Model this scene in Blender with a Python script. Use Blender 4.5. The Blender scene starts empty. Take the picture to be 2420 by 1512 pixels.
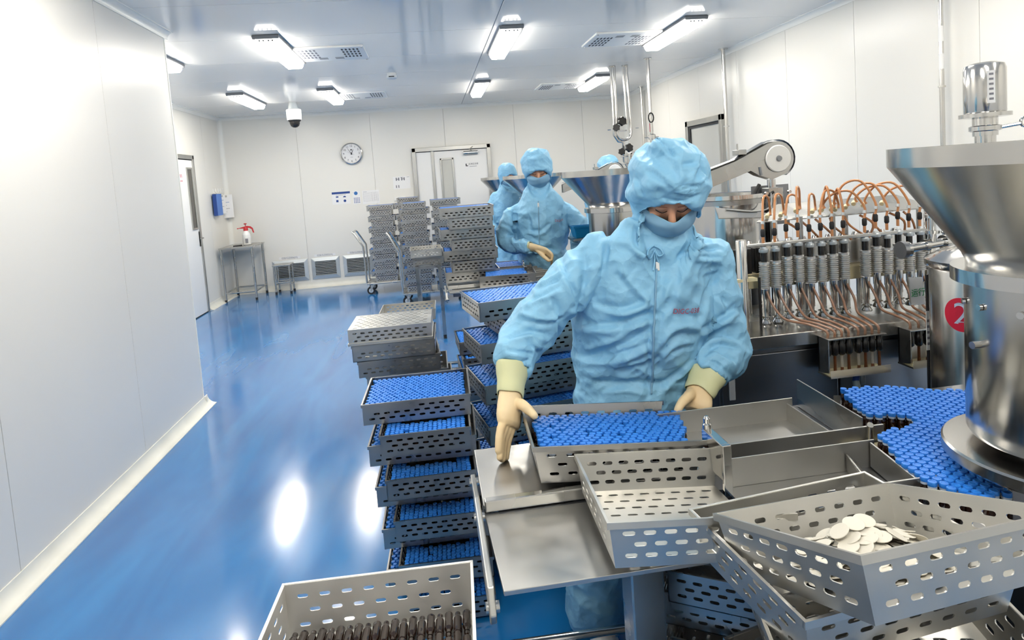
import bpy, bmesh, math, random
import numpy as np
from mathutils import Vector, Matrix, Euler, noise
from mathutils.bvhtree import BVHTree
random.seed(7); noise.seed_set(7)
SC = bpy.context.scene
COL = SC.collection
PI = math.pi
# ------------------------------------------------------------------ camera
FPX, CXP, CYP, HC = 1480.0, 1210.0, 528.4, 1.62          # focal length and optical centre in pixels of the 2420 x 1512 frame
YAW, PITCH, ROLL = 0.125093, 0.0761297, -0.0716943
def cam_axes():
    cy, sy, cp, sp, cr, sr = math.cos(YAW), math.sin(YAW), math.cos(PITCH), math.sin(PITCH), math.cos(ROLL), math.sin(ROLL)
    right = Vector((cy, -sy, 0)); fwd = Vector((sy*cp, cy*cp, -sp)); up = right.cross(fwd)
    return cr*right+sr*up, -sr*right+cr*up, fwd
RGT, UPV, FWD = cam_axes()
cam_d = bpy.data.cameras.new('camera'); cam = bpy.data.objects.new('camera', cam_d); COL.objects.link(cam)
cam_d.sensor_width = 36; cam_d.sensor_fit = 'HORIZONTAL'; cam_d.lens = FPX/2420*36
cam_d.shift_x = 0; cam_d.shift_y = (CYP-756)/2420; cam_d.clip_start = .02
m3 = Matrix((RGT, UPV, -FWD)).transposed(); mw = m3.to_4x4(); mw.translation = (0, 0, HC); cam.matrix_world = mw
SC.camera = cam
def ray(px, py): return (RGT*((px-CXP)/FPX) + UPV*(-(py-CYP)/FPX) + FWD)
CAMP = Vector((0, 0, HC))
def at_z(px, py, z): d = ray(px, py); return CAMP + d*((z-HC)/d.z)
def at_y(px, py, y): d = ray(px, py); return CAMP + d*(y/d.y)
# ------------------------------------------------------------------ world, exposure
w = bpy.data.worlds.new('world'); SC.world = w; w.use_nodes = True
w.node_tree.nodes['Background'].inputs[0].default_value = (.9, .95, 1, 1)
w.node_tree.nodes['Background'].inputs[1].default_value = .05
LAMP_STRENGTH = 34.0
SC.view_settings.view_transform = 'Standard'; SC.view_settings.look = 'None'
SC.view_settings.exposure = 0.4; SC.view_settings.gamma = 1.0; SC.view_settings.use_curve_mapping = False
cy_ = SC.cycles; cy_.use_light_tree = False; cy_.max_bounces = 5; cy_.diffuse_bounces = 3; cy_.glossy_bounces = 3; cy_.transmission_bounces = 3; cy_.transparent_max_bounces = 6; cy_.caustics_reflective = False; cy_.caustics_refractive = False
# ------------------------------------------------------------------ materials
def srgb(r, g, b):
    f = lambda c: (c/255/12.92 if c <= 10 else ((c/255+.055)/1.055)**2.4)
    return (f(r), f(g), f(b))
def mat(name, base, rough=.5, metal=0, var=None, rvar=None, bump=None, coat=0, emit=None, trans=0, ior=None, alpha=1, stretch=None, sheen=0):
    m = bpy.data.materials.new(name); m.use_nodes = True; nt = m.node_tree; b = nt.nodes['Principled BSDF']
    b.inputs['Base Color'].default_value = (*base, 1); b.inputs['Roughness'].default_value = rough; b.inputs['Metallic'].default_value = metal
    if coat: b.inputs['Coat Weight'].default_value = coat; b.inputs['Coat Roughness'].default_value = .08
    if trans: b.inputs['Transmission Weight'].default_value = trans
    if ior: b.inputs['IOR'].default_value = ior
    if alpha < 1: b.inputs['Alpha'].default_value = alpha
    if sheen: b.inputs['Sheen Weight'].default_value = sheen
    if emit: b.inputs['Emission Color'].default_value = (*emit[0], 1); b.inputs['Emission Strength'].default_value = emit[1]
    if var or rvar or bump:
        tc = nt.nodes.new('ShaderNodeTexCoord'); mp = nt.nodes.new('ShaderNodeMapping'); nt.links.new(tc.outputs['Object'], mp.inputs[0])
        if stretch: mp.inputs['Scale'].default_value = stretch
        def nz(scale, detail=2):
            n = nt.nodes.new('ShaderNodeTexNoise'); n.inputs['Scale'].default_value = scale; n.inputs['Detail'].default_value = detail
            nt.links.new(mp.outputs[0], n.inputs['Vector']); return n
        if var:
            n = nz(var[0]); mx = nt.nodes.new('ShaderNodeMix'); mx.data_type = 'RGBA'
            mx.inputs[6].default_value = (*base, 1); mx.inputs[7].default_value = (*var[1], 1)
            rp = nt.nodes.new('ShaderNodeValToRGB'); rp.color_ramp.elements[0].position = .38; rp.color_ramp.elements[1].position = .68
            nt.links.new(n.outputs[0], rp.inputs[0]); nt.links.new(rp.outputs[0], mx.inputs[0]); nt.links.new(mx.outputs[2], b.inputs['Base Color'])
        if rvar:
            n = nz(rvar[0]); mr = nt.nodes.new('ShaderNodeMapRange'); mr.inputs[1].default_value = .3; mr.inputs[2].default_value = .7
            mr.inputs[3].default_value = rvar[1]; mr.inputs[4].default_value = rvar[2]
            nt.links.new(n.outputs[0], mr.inputs[0]); nt.links.new(mr.outputs[0], b.inputs['Roughness'])
        if bump:
            n = nz(bump[0], 2); bp = nt.nodes.new('ShaderNodeBump'); bp.inputs['Strength'].default_value = bump[1]; bp.inputs['Distance'].default_value = bump[2] if len(bump) > 2 else .002
            nt.links.new(n.outputs[0], bp.inputs['Height']); nt.links.new(bp.outputs[0], b.inputs['Normal'])
    return m
M = {}
M['wall'] = mat('wall_panel', (.83, .815, .765), .32, bump=(3, .05, .01))
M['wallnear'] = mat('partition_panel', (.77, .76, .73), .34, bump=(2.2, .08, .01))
M['ceil'] = mat('ceiling_panel', (.9, .89, .865), .11, bump=(1.2, .05, .01))
M['seam'] = mat('joint_sealant', (.74, .735, .71), .5)
M['cove'] = mat('white_cove', (.86, .86, .82), .35, bump=(9, .08, .004))
M['base'] = mat('cream_skirting', (.84, .83, .76), .4, var=(6, (.78, .77, .7)), bump=(14, .12, .004))
M['steel'] = mat('brushed_steel', (.5, .495, .475), .27, 1, rvar=(5, .2, .36), bump=(60, .04, .001))
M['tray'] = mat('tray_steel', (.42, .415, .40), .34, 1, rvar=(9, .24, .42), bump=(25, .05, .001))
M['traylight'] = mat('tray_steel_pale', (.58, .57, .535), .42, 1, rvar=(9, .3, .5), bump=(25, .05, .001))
M['traynear'] = mat('tray_steel_lit', (.84, .83, .80), .58, 1, rvar=(9, .5, .65))  # tray steel, base made paler to stand in for overhead light on it
M['mirror'] = mat('polished_steel', (.62, .61, .59), .13, 1, rvar=(3, .09, .18), bump=(4, .05, .004))
M['hopper'] = mat('hopper_steel', (.55, .54, .515), .22, 1, rvar=(4, .16, .28), bump=(3, .08, .006))
M['plate'] = mat('worn_plate_steel', (.5, .495, .475), .32, 1, rvar=(11, .32, .46), bump=(140, .08, .0006))
M['darksteel'] = mat('cabinet_steel', (.27, .28, .3), .34, 1, rvar=(4, .28, .4))
M['frame'] = mat('door_frame_steel', (.52, .515, .49), .34, 1, rvar=(6, .28, .42))
M['alu'] = mat('grille_aluminium', (.62, .66, .68), .42, .6)
M['white'] = mat('white_paint', (.86, .86, .84), .4)
M['door'] = mat('door_leaf', (.86, .86, .85), .35)
M['paper'] = mat('paper', (.86, .86, .86), .7)
M['black'] = mat('black_rubber', (.012, .012, .013), .55)
M['blackgloss'] = mat('black_plastic', (.015, .014, .014), .25)
M['dark'] = mat('dark_gap', (.03, .03, .032), .7)
M['grey'] = mat('grey_plastic', (.32, .33, .34), .45)
M['ink'] = mat('ink', (.02, .02, .03), .6)
M['greyink'] = mat('grey_ink', (.22, .22, .25), .6)
M['red'] = mat('red_plastic', (.52, .02, .025), .35)
M['redink'] = mat('red_print', srgb(190, 70, 90), .7)
M['green'] = mat('green_ink', srgb(30, 150, 80), .6)
M['navy'] = mat('navy_print', srgb(35, 70, 140), .6)
M['blueprint'] = mat('blue_print', srgb(50, 110, 180), .6)
M['bluefolder'] = mat('blue_folder', srgb(60, 120, 205), .4)
M['bluebin'] = mat('blue_bin', srgb(0, 125, 185), .4)
M['cap'] = mat('blue_cap', srgb(38, 122, 222), .38, var=(180, srgb(52, 138, 232)))
M['capfar'] = M['cap']
M['spring'] = mat('spring_steel', (.72, .71, .69), .3, .85)
M['collar'] = mat('cap_collar', srgb(190, 205, 225), .4)
M['amber'] = mat('amber_glass', (.022, .008, .004), .06, coat=.6)
M['glass'] = mat('window_glass', (.6, .62, .6), .06, alpha=.45)
M['pane'] = mat('frosted_pane', (.58, .58, .54), .25)
M['smoked'] = mat('dark_window', (.06, .055, .045), .08)
M['disc'] = mat('white_disc', (.66, .63, .55), .6)
M['hose'] = mat('amber_hose', srgb(205, 140, 90), .3, coat=.4)
M['hosedark'] = mat('stained_hose', srgb(150, 110, 85), .3, coat=.4)
M['hosegrey'] = mat('grey_hose', srgb(120, 135, 140), .4)
M['cream'] = mat('cream_plastic', srgb(235, 222, 180), .45)
M['tubeglass'] = mat('clear_acrylic', (.75, .7, .62), .1, alpha=.35)
M['stain'] = mat('brown_residue', srgb(95, 55, 30), .35)
M['lampglow'] = mat('lamp_diffuser', (.9, .9, .9), .4, emit=((1, .94, .835), LAMP_STRENGTH))
M['lampside'] = mat('lamp_diffuser_side', (.9, .9, .9), .4, emit=((1, .94, .835), LAMP_STRENGTH*.16))
M['lampcap'] = mat('lamp_endcap', (.2, .21, .23), .4, .3)
# floor: glossy blue epoxy with wiped, slightly worn streaks
fm = bpy.data.materials.new('blue_epoxy'); fm.use_nodes = True; nt = fm.node_tree; b = nt.nodes['Principled BSDF']
tc = nt.nodes.new('ShaderNodeTexCoord'); mp = nt.nodes.new('ShaderNodeMapping'); nt.links.new(tc.outputs['Object'], mp.inputs[0]); mp.inputs['Rotation'].default_value = (0, 0, .75); mp.inputs['Scale'].default_value = (1, .28, 1)
n1 = nt.nodes.new('ShaderNodeTexNoise'); n1.inputs['Scale'].default_value = 2.2; n1.inputs['Detail'].default_value = 3; n1.inputs['Distortion'].default_value = .8; nt.links.new(mp.outputs[0], n1.inputs['Vector'])
n2 = nt.nodes.new('ShaderNodeTexNoise'); n2.inputs['Scale'].default_value = 6; n2.inputs['Detail'].default_value = 4; nt.links.new(mp.outputs[0], n2.inputs['Vector'])
n3 = nt.nodes.new('ShaderNodeTexNoise'); n3.inputs['Scale'].default_value = 5; n3.inputs['Detail'].default_value = 3; nt.links.new(tc.outputs['Object'], n3.inputs['Vector'])
cr = nt.nodes.new('ShaderNodeValToRGB'); cr.color_ramp.elements[0].position = .35; cr.color_ramp.elements[0].color = (*srgb(18, 102, 172), 1); cr.color_ramp.elements[1].position = .7; cr.color_ramp.elements[1].color = (*srgb(34, 130, 200), 1)
nt.links.new(n1.outputs[0], cr.inputs[0]); nt.links.new(cr.outputs[0], b.inputs['Base Color'])
mr = nt.nodes.new('ShaderNodeMapRange'); mr.inputs[1].default_value = .35; mr.inputs[2].default_value = .68; mr.inputs[3].default_value = .12; mr.inputs[4].default_value = .2
nt.links.new(n2.outputs[0], mr.inputs[0]); nt.links.new(mr.outputs[0], b.inputs['Roughness'])
bp = nt.nodes.new('ShaderNodeBump'); bp.inputs['Strength'].default_value = .025; bp.inputs['Distance'].default_value = .006; nt.links.new(n3.outputs[0], bp.inputs['Height']); nt.links.new(bp.outputs[0], b.inputs['Normal'])
b.inputs['Specular IOR Level'].default_value = .85; b.inputs['Coat Weight'].default_value = .5; b.inputs['Coat Roughness'].default_value = .12
M['floor'] = fm
# ------------------------------------------------------------------ mesh helpers
class MB:
    def __init__(s): s.v = []; s.f = []; s.m = []
    def add(s, vs, fs, m=0):
        o = len(s.v); s.v += [tuple(p) for p in vs]; s.f += [tuple(i+o for i in f) for f in fs]; s.m += [m]*len(fs); return s
    def box(s, x0, x1, y0, y1, z0, z1, m=0, mx=None):
        vs = [(x, y, z) for z in (z0, z1) for y in (y0, y1) for x in (x0, x1)]
        if mx is not None: vs = [mx @ Vector(p) for p in vs]
        return s.add(vs, [(0, 2, 3, 1), (4, 5, 7, 6), (0, 1, 5, 4), (2, 6, 7, 3), (0, 4, 6, 2), (1, 3, 7, 5)], m)
    def tube(s, pts, r, n=10, caps=True, m=0, closed=False):
        pts = [Vector(p) for p in pts]; k = len(pts); rr = r if isinstance(r, (list, tuple)) else [r]*k
        t0 = (pts[1]-pts[0]).normalized(); a = t0.orthogonal().normalized(); vs = []
        for i, p in enumerate(pts):
            t = (pts[min(i+1, k-1)]-pts[max(i-1, 0)])
            if closed: t = pts[(i+1) % k]-pts[i-1]
            if t.length < 1e-9: t = t0
            t.normalize(); a = (a - t*a.dot(t)); a = a.normalized() if a.length > 1e-6 else t.orthogonal().normalized(); c = t.cross(a)
            for j in range(n):
                an = 2*PI*j/n; vs.append(p+(a*math.cos(an)+c*math.sin(an))*rr[i])
        fs = []
        for i in range(k if closed else k-1):
            q = (i+1) % k
            for j in range(n): fs.append((i*n+j, i*n+(j+1) % n, q*n+(j+1) % n, q*n+j))
        if caps and not closed: fs.append(tuple(range(n))[::-1]); fs.append(tuple((k-1)*n+j for j in range(n)))
        return s.add(vs, fs, m)
    def cyl(s, p0, p1, r, r1=None, n=16, m=0, caps=True): return s.tube([p0, p1], [r, r if r1 is None else r1], n, caps, m)
    def lathe(s, prof, n=32, c=(0, 0, 0), m=0, mx=None, caps=True):
        vs = []
        for r, z in prof:
            for j in range(n): vs.append(Vector((r*math.cos(2*PI*j/n), r*math.sin(2*PI*j/n), z)))
        vs = [(mx @ p if mx is not None else p)+Vector(c) for p in vs]
        fs = []; k = len(prof)
        for i in range(k-1):
            for j in range(n): fs.append((i*n+j, i*n+(j+1) % n, (i+1)*n+(j+1) % n, (i+1)*n+j))
        if caps: fs.append(tuple(range(n))[::-1]); fs.append(tuple((k-1)*n+j for j in range(n)))
        return s.add(vs, fs, m)
    def prism(s, poly, ax, a0, a1, m=0, mx=None):
        # poly: 2D points; ax: 'x','y','z' = extrusion axis
        def P(u, v, t): return {'x': (t, u, v), 'y': (u, t, v), 'z': (u, v, t)}[ax]
        n = len(poly); vs = [P(u, v, a0) for u, v in poly]+[P(u, v, a1) for u, v in poly]
        if mx is not None: vs = [mx @ Vector(p) for p in vs]
        fs = [tuple(range(n))[::-1], tuple(range(n, 2*n))]+[(i, (i+1) % n, n+(i+1) % n, n+i) for i in range(n)]
        return s.add(vs, fs, m)
    def slotted(s, c00, c10, c11, c01, t, rows, cols, sl, sh, mu=.012, mv=.012, m=0, round_=False):
        c00, c10, c11, c01 = map(Vector, (c00, c10, c11, c01)); U = (c10-c00).length; V = (c01-c00).length
        n = (c10-c00).cross(c01-c00).normalized()*t
        def P(u, v, b): a = u/U; q = v/V; p = c00*(1-a)*(1-q)+c10*a*(1-q)+c11*a*q+c01*(1-a)*q; return p-n if b else p
        def quad(u0, u1, v0, v1):
            if u1-u0 < 1e-6 or v1-v0 < 1e-6: return
            s.add([P(u0, v0, 0), P(u1, v0, 0), P(u1, v1, 0), P(u0, v1, 0)], [(0, 1, 2, 3)], m)
            s.add([P(u0, v0, 1), P(u1, v0, 1), P(u1, v1, 1), P(u0, v1, 1)], [(3, 2, 1, 0)], m)
        quad(0, U, 0, mv); quad(0, U, V-mv, V); pv = (V-2*mv)/rows; pu = (U-2*mu)/cols
        a, hb = (sl-sh)/2, sh/2; q = .7071*hb
        hole = [(a, hb), (a+q, q), (a+hb, 0), (a+q, -q), (a, -hb), (-a, -hb), (-a-q, -q), (-a-hb, 0), (-a-q, q), (-a, hb)]
        for r in range(rows):
            v0 = mv+r*pv; v1 = v0+pv; odd = r % 2; nc = cols-1 if odd else cols; x0 = mu+(pu/2 if odd else 0)
            quad(0, x0, v0, v1); quad(U-x0, U, v0, v1)
            for c in range(nc):
                u0 = x0+c*pu; u1 = u0+pu; uc, vc = (u0+u1)/2, (v0+v1)/2
                vs = []
                for bk in (0, 1):
                    vs += [P(u1, v1, bk), P(u1, v0, bk), P(u0, v0, bk), P(u0, v1, bk)]+[P(uc+x, vc+y, bk) for x, y in hole]
                # corners 0 TR,1 BR,2 BL,3 TL ; hole 4..13
                F = [(3, 13, 4, 0), (0, 4, 5), (0, 5, 6), (0, 6, 1), (1, 6, 7), (1, 7, 8), (1, 8, 9, 2), (2, 9, 10), (2, 10, 11), (2, 11, 3), (3, 11, 12), (3, 12, 13)]
                fs = F + [tuple(i+14 for i in f)[::-1] for f in F]
                for k in range(10): k2 = (k+1) % 10; fs.append((4+k, 18+k, 18+k2, 4+k2))
                s.add(vs, fs, m)
        for e in ((P(0, 0, 0), P(U, 0, 0), P(U, 0, 1), P(0, 0, 1)), (P(U, 0, 0), P(U, V, 0), P(U, V, 1), P(U, 0, 1)), (P(U, V, 0), P(0, V, 0), P(0, V, 1), P(U, V, 1)), (P(0, V, 0), P(0, 0, 0), P(0, 0, 1), P(0, V, 1))):
            s.add(list(e), [(3, 2, 1, 0)], m)
        return s
    def mesh(s, name, mats, smooth=0, recalc=True):
        me = bpy.data.meshes.new(name); me.from_pydata([tuple(p) for p in s.v], [], s.f)
        for mm in (mats if isinstance(mats, (list, tuple)) else [mats]): me.materials.append(M[mm] if isinstance(mm, str) else mm)
        if any(s.m): me.polygons.foreach_set('material_index', s.m)
        if recalc:
            bm = bmesh.new(); bm.from_mesh(me); bmesh.ops.recalc_face_normals(bm, faces=bm.faces); bm.to_mesh(me); bm.free()
        if smooth:
            me.polygons.foreach_set('use_smooth', [True]*len(me.polygons)); me.set_sharp_from_angle(angle=math.radians(smooth))
        me.update(); return me
    def obj(s, name, mats, parent=None, smooth=0, bevel=0, loc=None, recalc=True):
        return link(name, s.mesh(name, mats, smooth, recalc), parent, bevel, loc)
def link(name, me, parent=None, bevel=0, loc=None, rot=None):
    o = bpy.data.objects.new(name, me); COL.objects.link(o)
    if parent is not None: o.parent = parent
    if loc is not None: o.location = loc
    if rot is not None: o.rotation_euler = rot
    if bevel:
        md = o.modifiers.new('bevel', 'BEVEL'); md.width = bevel; md.segments = 2; md.limit_method = 'ANGLE'; md.angle_limit = math.radians(40)
    return o
def tag(o, label, cat, group=None, kind=None):
    o['label'] = label; o['category'] = cat
    if group: o['group'] = group
    if kind: o['kind'] = kind
    return o
def struct(o, label=None, cat=None):
    o['kind'] = 'structure'
    if label: o['label'] = label
    if cat: o['category'] = cat
    return o
def empty(name, loc=(0, 0, 0), rot=(0, 0, 0), label=None, cat=None, group=None):
    o = bpy.data.objects.new(name, None); COL.objects.link(o); o.location = loc; o.rotation_euler = rot; o.empty_display_size = .05
    if label: tag(o, label, cat, group)
    return o
def copy_tree(o, parent=None):
    c = o.copy(); COL.objects.link(c); c.parent = parent
    for ch in list(o.children): copy_tree(ch, c)
    return c
def text(name, s, size, mx, m, parent=None, ext=.0006, align='CENTER'):
    cu = bpy.data.curves.new(name, 'FONT'); cu.body = s; cu.size = size; cu.align_x = align; cu.align_y = 'CENTER'; cu.extrude = ext; cu.resolution_u = 3
    t = bpy.data.objects.new(name, cu); COL.objects.link(t); dg = bpy.context.evaluated_depsgraph_get()
    me = bpy.data.meshes.new_from_object(t.evaluated_get(dg)); bpy.data.objects.remove(t); bpy.data.curves.remove(cu)
    me.materials.clear(); me.materials.append(M[m] if isinstance(m, str) else m)
    if parent is None or parent.matrix_basis is None: pass
    me.transform(mx); o = link(name, me, parent); return o
def frame_mx(o, x, y):
    x = Vector(x).normalized(); y = Vector(y); y = (y-x*y.dot(x)).normalized(); z = x.cross(y)
    mx = Matrix((x, y, z)).transposed().to_4x4(); mx.translation = o; return mx
FRONT = lambda o: frame_mx(Vector(o), (1, 0, 0), (0, 0, 1))     # text facing -y (towards the camera)
def arc(c, r, a0, a1, n, u=(1, 0, 0), v=(0, 0, 1)):
    u, v, c = Vector(u), Vector(v), Vector(c)
    return [c+u*(r*math.cos(a0+(a1-a0)*i/n))+v*(r*math.sin(a0+(a1-a0)*i/n)) for i in range(n+1)]
def spline(pts, k=6):
    pts = [Vector(p) for p in pts]; out = []
    for i in range(len(pts)-1):
        p0, p1, p2, p3 = pts[max(i-1, 0)], pts[i], pts[i+1], pts[min(i+2, len(pts)-1)]
        for j in range(k):
            t = j/k; out.append(.5*((2*p1)+(p2-p0)*t+(2*p0-5*p1+4*p2-p3)*t*t+(3*p1-p0-3*p2+p3)*t**3))
    return out+[pts[-1]]
# ================================================================== the room
XL, XN, XR, YB, YN, YF, ZC = -3.3, -1.88, 3.5, 10.7, 5.06, -1.5, 2.88
def panels(parent, name, mtl, P, us, vs, gap=.0018, t=.01):
    # P(u,v,d) -> point, d outwards into the room
    for i in range(len(us)-1):
        for j in range(len(vs)-1):
            u0, u1, v0, v1 = us[i]+gap/2, us[i+1]-gap/2, vs[j]+gap/2, vs[j+1]-gap/2
            b = .0012
            vv = [P(u0, v0, 0), P(u1, v0, 0), P(u1, v1, 0), P(u0, v1, 0), P(u0+b, v0+b, t), P(u1-b, v0+b, t), P(u1-b, v1-b, t), P(u0+b, v1-b, t)]
            MB().add(vv, [(4, 5, 6, 7), (0, 1, 5, 4), (1, 2, 6, 5), (2, 3, 7, 6), (3, 0, 4, 7), (3, 2, 1, 0)]).obj(name, mtl, parent)
fl = struct(MB().box(XL-.1, XR+.1, YF-.1, YB+.1, -.05, 0).obj('floor', 'floor'), 'glossy blue epoxy floor with wiped streaks', 'floor')
ce = struct(MB().box(XL-.1, XR+.1, YF-.1, YB+.1, ZC+.01, ZC+.06).obj('ceiling', 'seam'), 'white glossy panel ceiling with thin seams', 'ceiling')
cy = [YF]+[4.44+.97*k for k in range(-6, 7) if YF+.1 < 4.44+.97*k < YB-.1]+[YB]
panels(ce, 'ceiling_panel', 'ceil', lambda u, v, d: (u, v, ZC+.01-d), [XL, .63, XR], cy, .003)
MB().box(.635, .70, YF, YB, ZC-.004, ZC+.002).obj('joint_strip', 'ceil', ce)
wb = struct(MB().box(XL-.1, XR+.1, YB+.01, YB+.1, 0, ZC).obj('wall_back', 'seam'), 'white panelled back wall with clock and doors', 'wall')
panels(wb, 'wall_panel', 'wall', lambda u, v, d: (u, YB+.01-d, v), [XL, -2.1, -.905, .311, 1.502, 2.7, XR], [0, ZC])
wr = struct(MB().box(XR+.01, XR+.1, YF-.1, YB+.1, 0, ZC).obj('wall_right', 'seam'), 'white panelled right wall with steel pipes', 'wall')
panels(wr, 'wall_panel', 'wall', lambda u, v, d: (XR+.01-d, u, v), [YF, -.3, 1.0, 2.35, 3.6, 4.768, 5.75, 6.73, 7.732, 8.75, 9.7, YB], [0, ZC])
wl = struct(MB().box(XL-.1, XL-.01, YN, YB+.1, 0, ZC).obj('wall_left', 'seam'), 'white far left wall with narrow window door', 'wall')
panels(wl, 'wall_panel', 'wall', lambda u, v, d: (XL-.01+d, u, v), [YN, 6.3, 7.5, 8.7, 9.9, YB], [0, ZC])
wp = struct(MB().box(XL-.1, XN-.01, YF-.1, YN-.01, 0, ZC).obj('wall_partition', 'seam'), 'smooth white partition wall close on the left', 'wall')
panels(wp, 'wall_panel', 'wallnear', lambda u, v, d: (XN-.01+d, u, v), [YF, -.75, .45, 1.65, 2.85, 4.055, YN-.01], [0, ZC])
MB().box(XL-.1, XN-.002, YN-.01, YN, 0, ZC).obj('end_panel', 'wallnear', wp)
wf = struct(MB().box(XN-.1, XR+.1, YF-.1, YF, 0, ZC).obj('wall_front', 'wall'), 'plain white wall behind the photographer', 'wall')
# coved skirting and ceiling coves
def cove(name, mtl, path, nrm, h, d, zbase, up=1, label=None):
    # concave quarter profile along a straight path; nrm points into the room
    p0, p1 = Vector(path[0]), Vector(path[1]); nrm = Vector(nrm); prof = [(0, 0), (d, 0), (d, .006)]
    for i in range(1, 8):
        a = i/8*PI/2; prof.append((d-(d-.006)*math.sin(a), .006+(h-.006)*(1-math.cos(a))))
    prof += [(.006, h), (0, h)]
    vs = []; n = len(prof)
    for p in (p0, p1):
        for a, b in prof: q = p+nrm*a; vs.append((q.x, q.y, zbase+up*b))
    fs = [tuple(range(n))[::-1], tuple(range(n, 2*n))]+[(i, (i+1) % n, n+(i+1) % n, n+i) for i in range(n)]
    return struct(MB().add(vs, fs).obj(name, mtl, smooth=35), label, 'trim')
cove('baseboard_partition', 'base', ((XN, YF, 0), (XN, YN+.06, 0)), (1, 0, 0), .075, .07, 0, label='cream coved skirting along the near partition wall')
cove('baseboard_partition_end', 'base', ((XN+.02, YN, 0), (XL, YN, 0)), (0, 1, 0), .075, .07, 0, label='cream coved skirting round the partition end')
cove('baseboard_left', 'base', ((XL, 9.4, 0), (XL, YB, 0)), (1, 0, 0), .09, .08, 0, label='cream coved skirting beside the narrow window door')
cove('baseboard_left_front', 'base', ((XL, YN, 0), (XL, 8.4, 0)), (1, 0, 0), .09, .08, 0, label='cream coved skirting behind the partition')
cove('baseboard_back', 'base', ((XL, YB, 0), (-.26, YB, 0)), (0, -1, 0), .09, .08, 0, label='cream coved skirting under the air grilles')
cove('baseboard_back_right', 'base', ((1.06, YB, 0), (XR, YB, 0)), (0, -1, 0), .09, .08, 0, label='cream coved skirting right of the double door')
cove('baseboard_right', 'base', ((XR, YF, 0), (XR, YB, 0)), (-1, 0, 0), .09, .08, 0, label='cream coved skirting along the right wall')
cove('trim_1', 'cove', ((XN, YF, 0), (XN, YN+.05, 0)), (1, 0, 0), .055, .05, ZC, -1, 'white ceiling cove above the partition wall')
cove('trim_2', 'cove', ((XL, YN, 0), (XL, YB, 0)), (1, 0, 0), .055, .05, ZC, -1, 'white ceiling cove above the far left wall')
cove('trim_3', 'cove', ((XL, YB, 0), (XR, YB, 0)), (0, -1, 0), .055, .05, ZC, -1, 'white ceiling cove above the back wall')
cove('trim_4', 'cove', ((XR, YF, 0), (XR, YB, 0)), (-1, 0, 0), .055, .05, ZC, -1, 'white ceiling cove above the right wall')
cv = MB(); pr = [(0, 0)]+[(.06-.06*math.sin(a), .06-.06*math.cos(a)) for a in [i/8*PI/2 for i in range(9)]]
struct(cv.prism([(XL+u, YB-v) for u, v in pr], 'z', .09, ZC-.055).obj('trim_5', 'cove', smooth=35), 'white rounded cove in the far left corner', 'trim')
cv = MB(); struct(cv.prism([(XR-u, YB-v) for u, v in pr], 'z', .09, ZC-.055).obj('trim_6', 'cove', smooth=35), 'white rounded cove in the far right corner', 'trim')
cv = MB(); struct(cv.box(XN-.012, XN+.004, YN-.012, YN+.004, .0, ZC-.05).obj('trim_7', 'cove', bevel=.002), 'white corner bead on the partition end', 'trim')
# ---- doors
def handle(parent, o, axis, side, mtl='steel'):
    # lever handle on a door; axis = outward normal, side = direction of the lever
    o, a, s_ = Vector(o), Vector(axis), Vector(side)
    h = MB(); up = Vector((0, 0, 1))
    mx = frame_mx(o, s_, up); h.box(-.022, .022, -.12, .10, 0, .012, mx=mx)
    hp = h.obj('handle_plate', mtl, parent, bevel=.003)
    MB().tube([o+a*.01, o+a*.05, o+a*.055+s_*.015, o+a*.055+s_*.12], .009, 10).obj('lever', mtl, hp, smooth=40)
    MB().cyl(o+a*.01-up*.075, o+a*.018-up*.075, .011, n=12).obj('lock_cylinder', mtl, hp, smooth=40)
# door_1 on the left wall
d1 = struct(empty('door_1', (XL, 8.85, 0)), 'white door with tall narrow dark window in left wall', 'door')
Y0, Y1 = 8.36, 9.35
def DL(mb, y0, y1, z0, z1, t0, t1, m=0): return mb.box(t0, t1, y0-8.85, y1-8.85, z0, z1, m)
DL(MB(), Y0+.045, Y1-.045, .012, 2.16, -.005, .028).obj('door_leaf', 'door', d1, bevel=.002)
for nm, a in (('jamb', (Y0, Y0+.05, 0, 2.22)), ('jamb', (Y1-.05, Y1, 0, 2.22)), ('head', (Y0, Y1, 2.165, 2.222))): DL(MB(), *a, -.01, .045).obj(nm, 'frame', d1, bevel=.003)
DL(MB(), Y0+.05, Y1-.05, 2.15, 2.165, .0, .03).obj('seal', 'dark', d1)
DL(MB(), Y0+.05, Y1-.05, 0, .014, .0, .032).obj('bottom_seal', 'dark', d1)
wf_ = MB(); DL(wf_, 9.06, 9.085, 1.19, 2.05, .025, .04); DL(wf_, 9.235, 9.26, 1.19, 2.05, .025, .04); DL(wf_, 9.085, 9.235, 1.19, 1.215, .025, .04); DL(wf_, 9.085, 9.235, 2.025, 2.05, .025, .04)
wfo = wf_.obj('window_frame', 'frame', d1, bevel=.002); DL(MB(), 9.085, 9.235, 1.215, 2.025, .026, .031).obj('pane', 'smoked', wfo)
handle(d1, (.028, 9.29-8.85, 1.06), (1, 0, 0), (0, -1, 0))
sg = MB().box(.028, .031, 8.70-8.85, 8.93-8.85, 1.83, 1.98).obj('door_sign', 'paper', d1)
for k in range(3): MB().box(.031, .032, 8.79-8.85+.04*k, 8.805-8.85+.04*k, 1.91, 1.955).obj('red_mark', 'redink', sg)
MB().box(.031, .032, 8.74-8.85, 8.90-8.85, 1.86, 1.87).obj('red_line', 'redink', sg)
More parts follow.
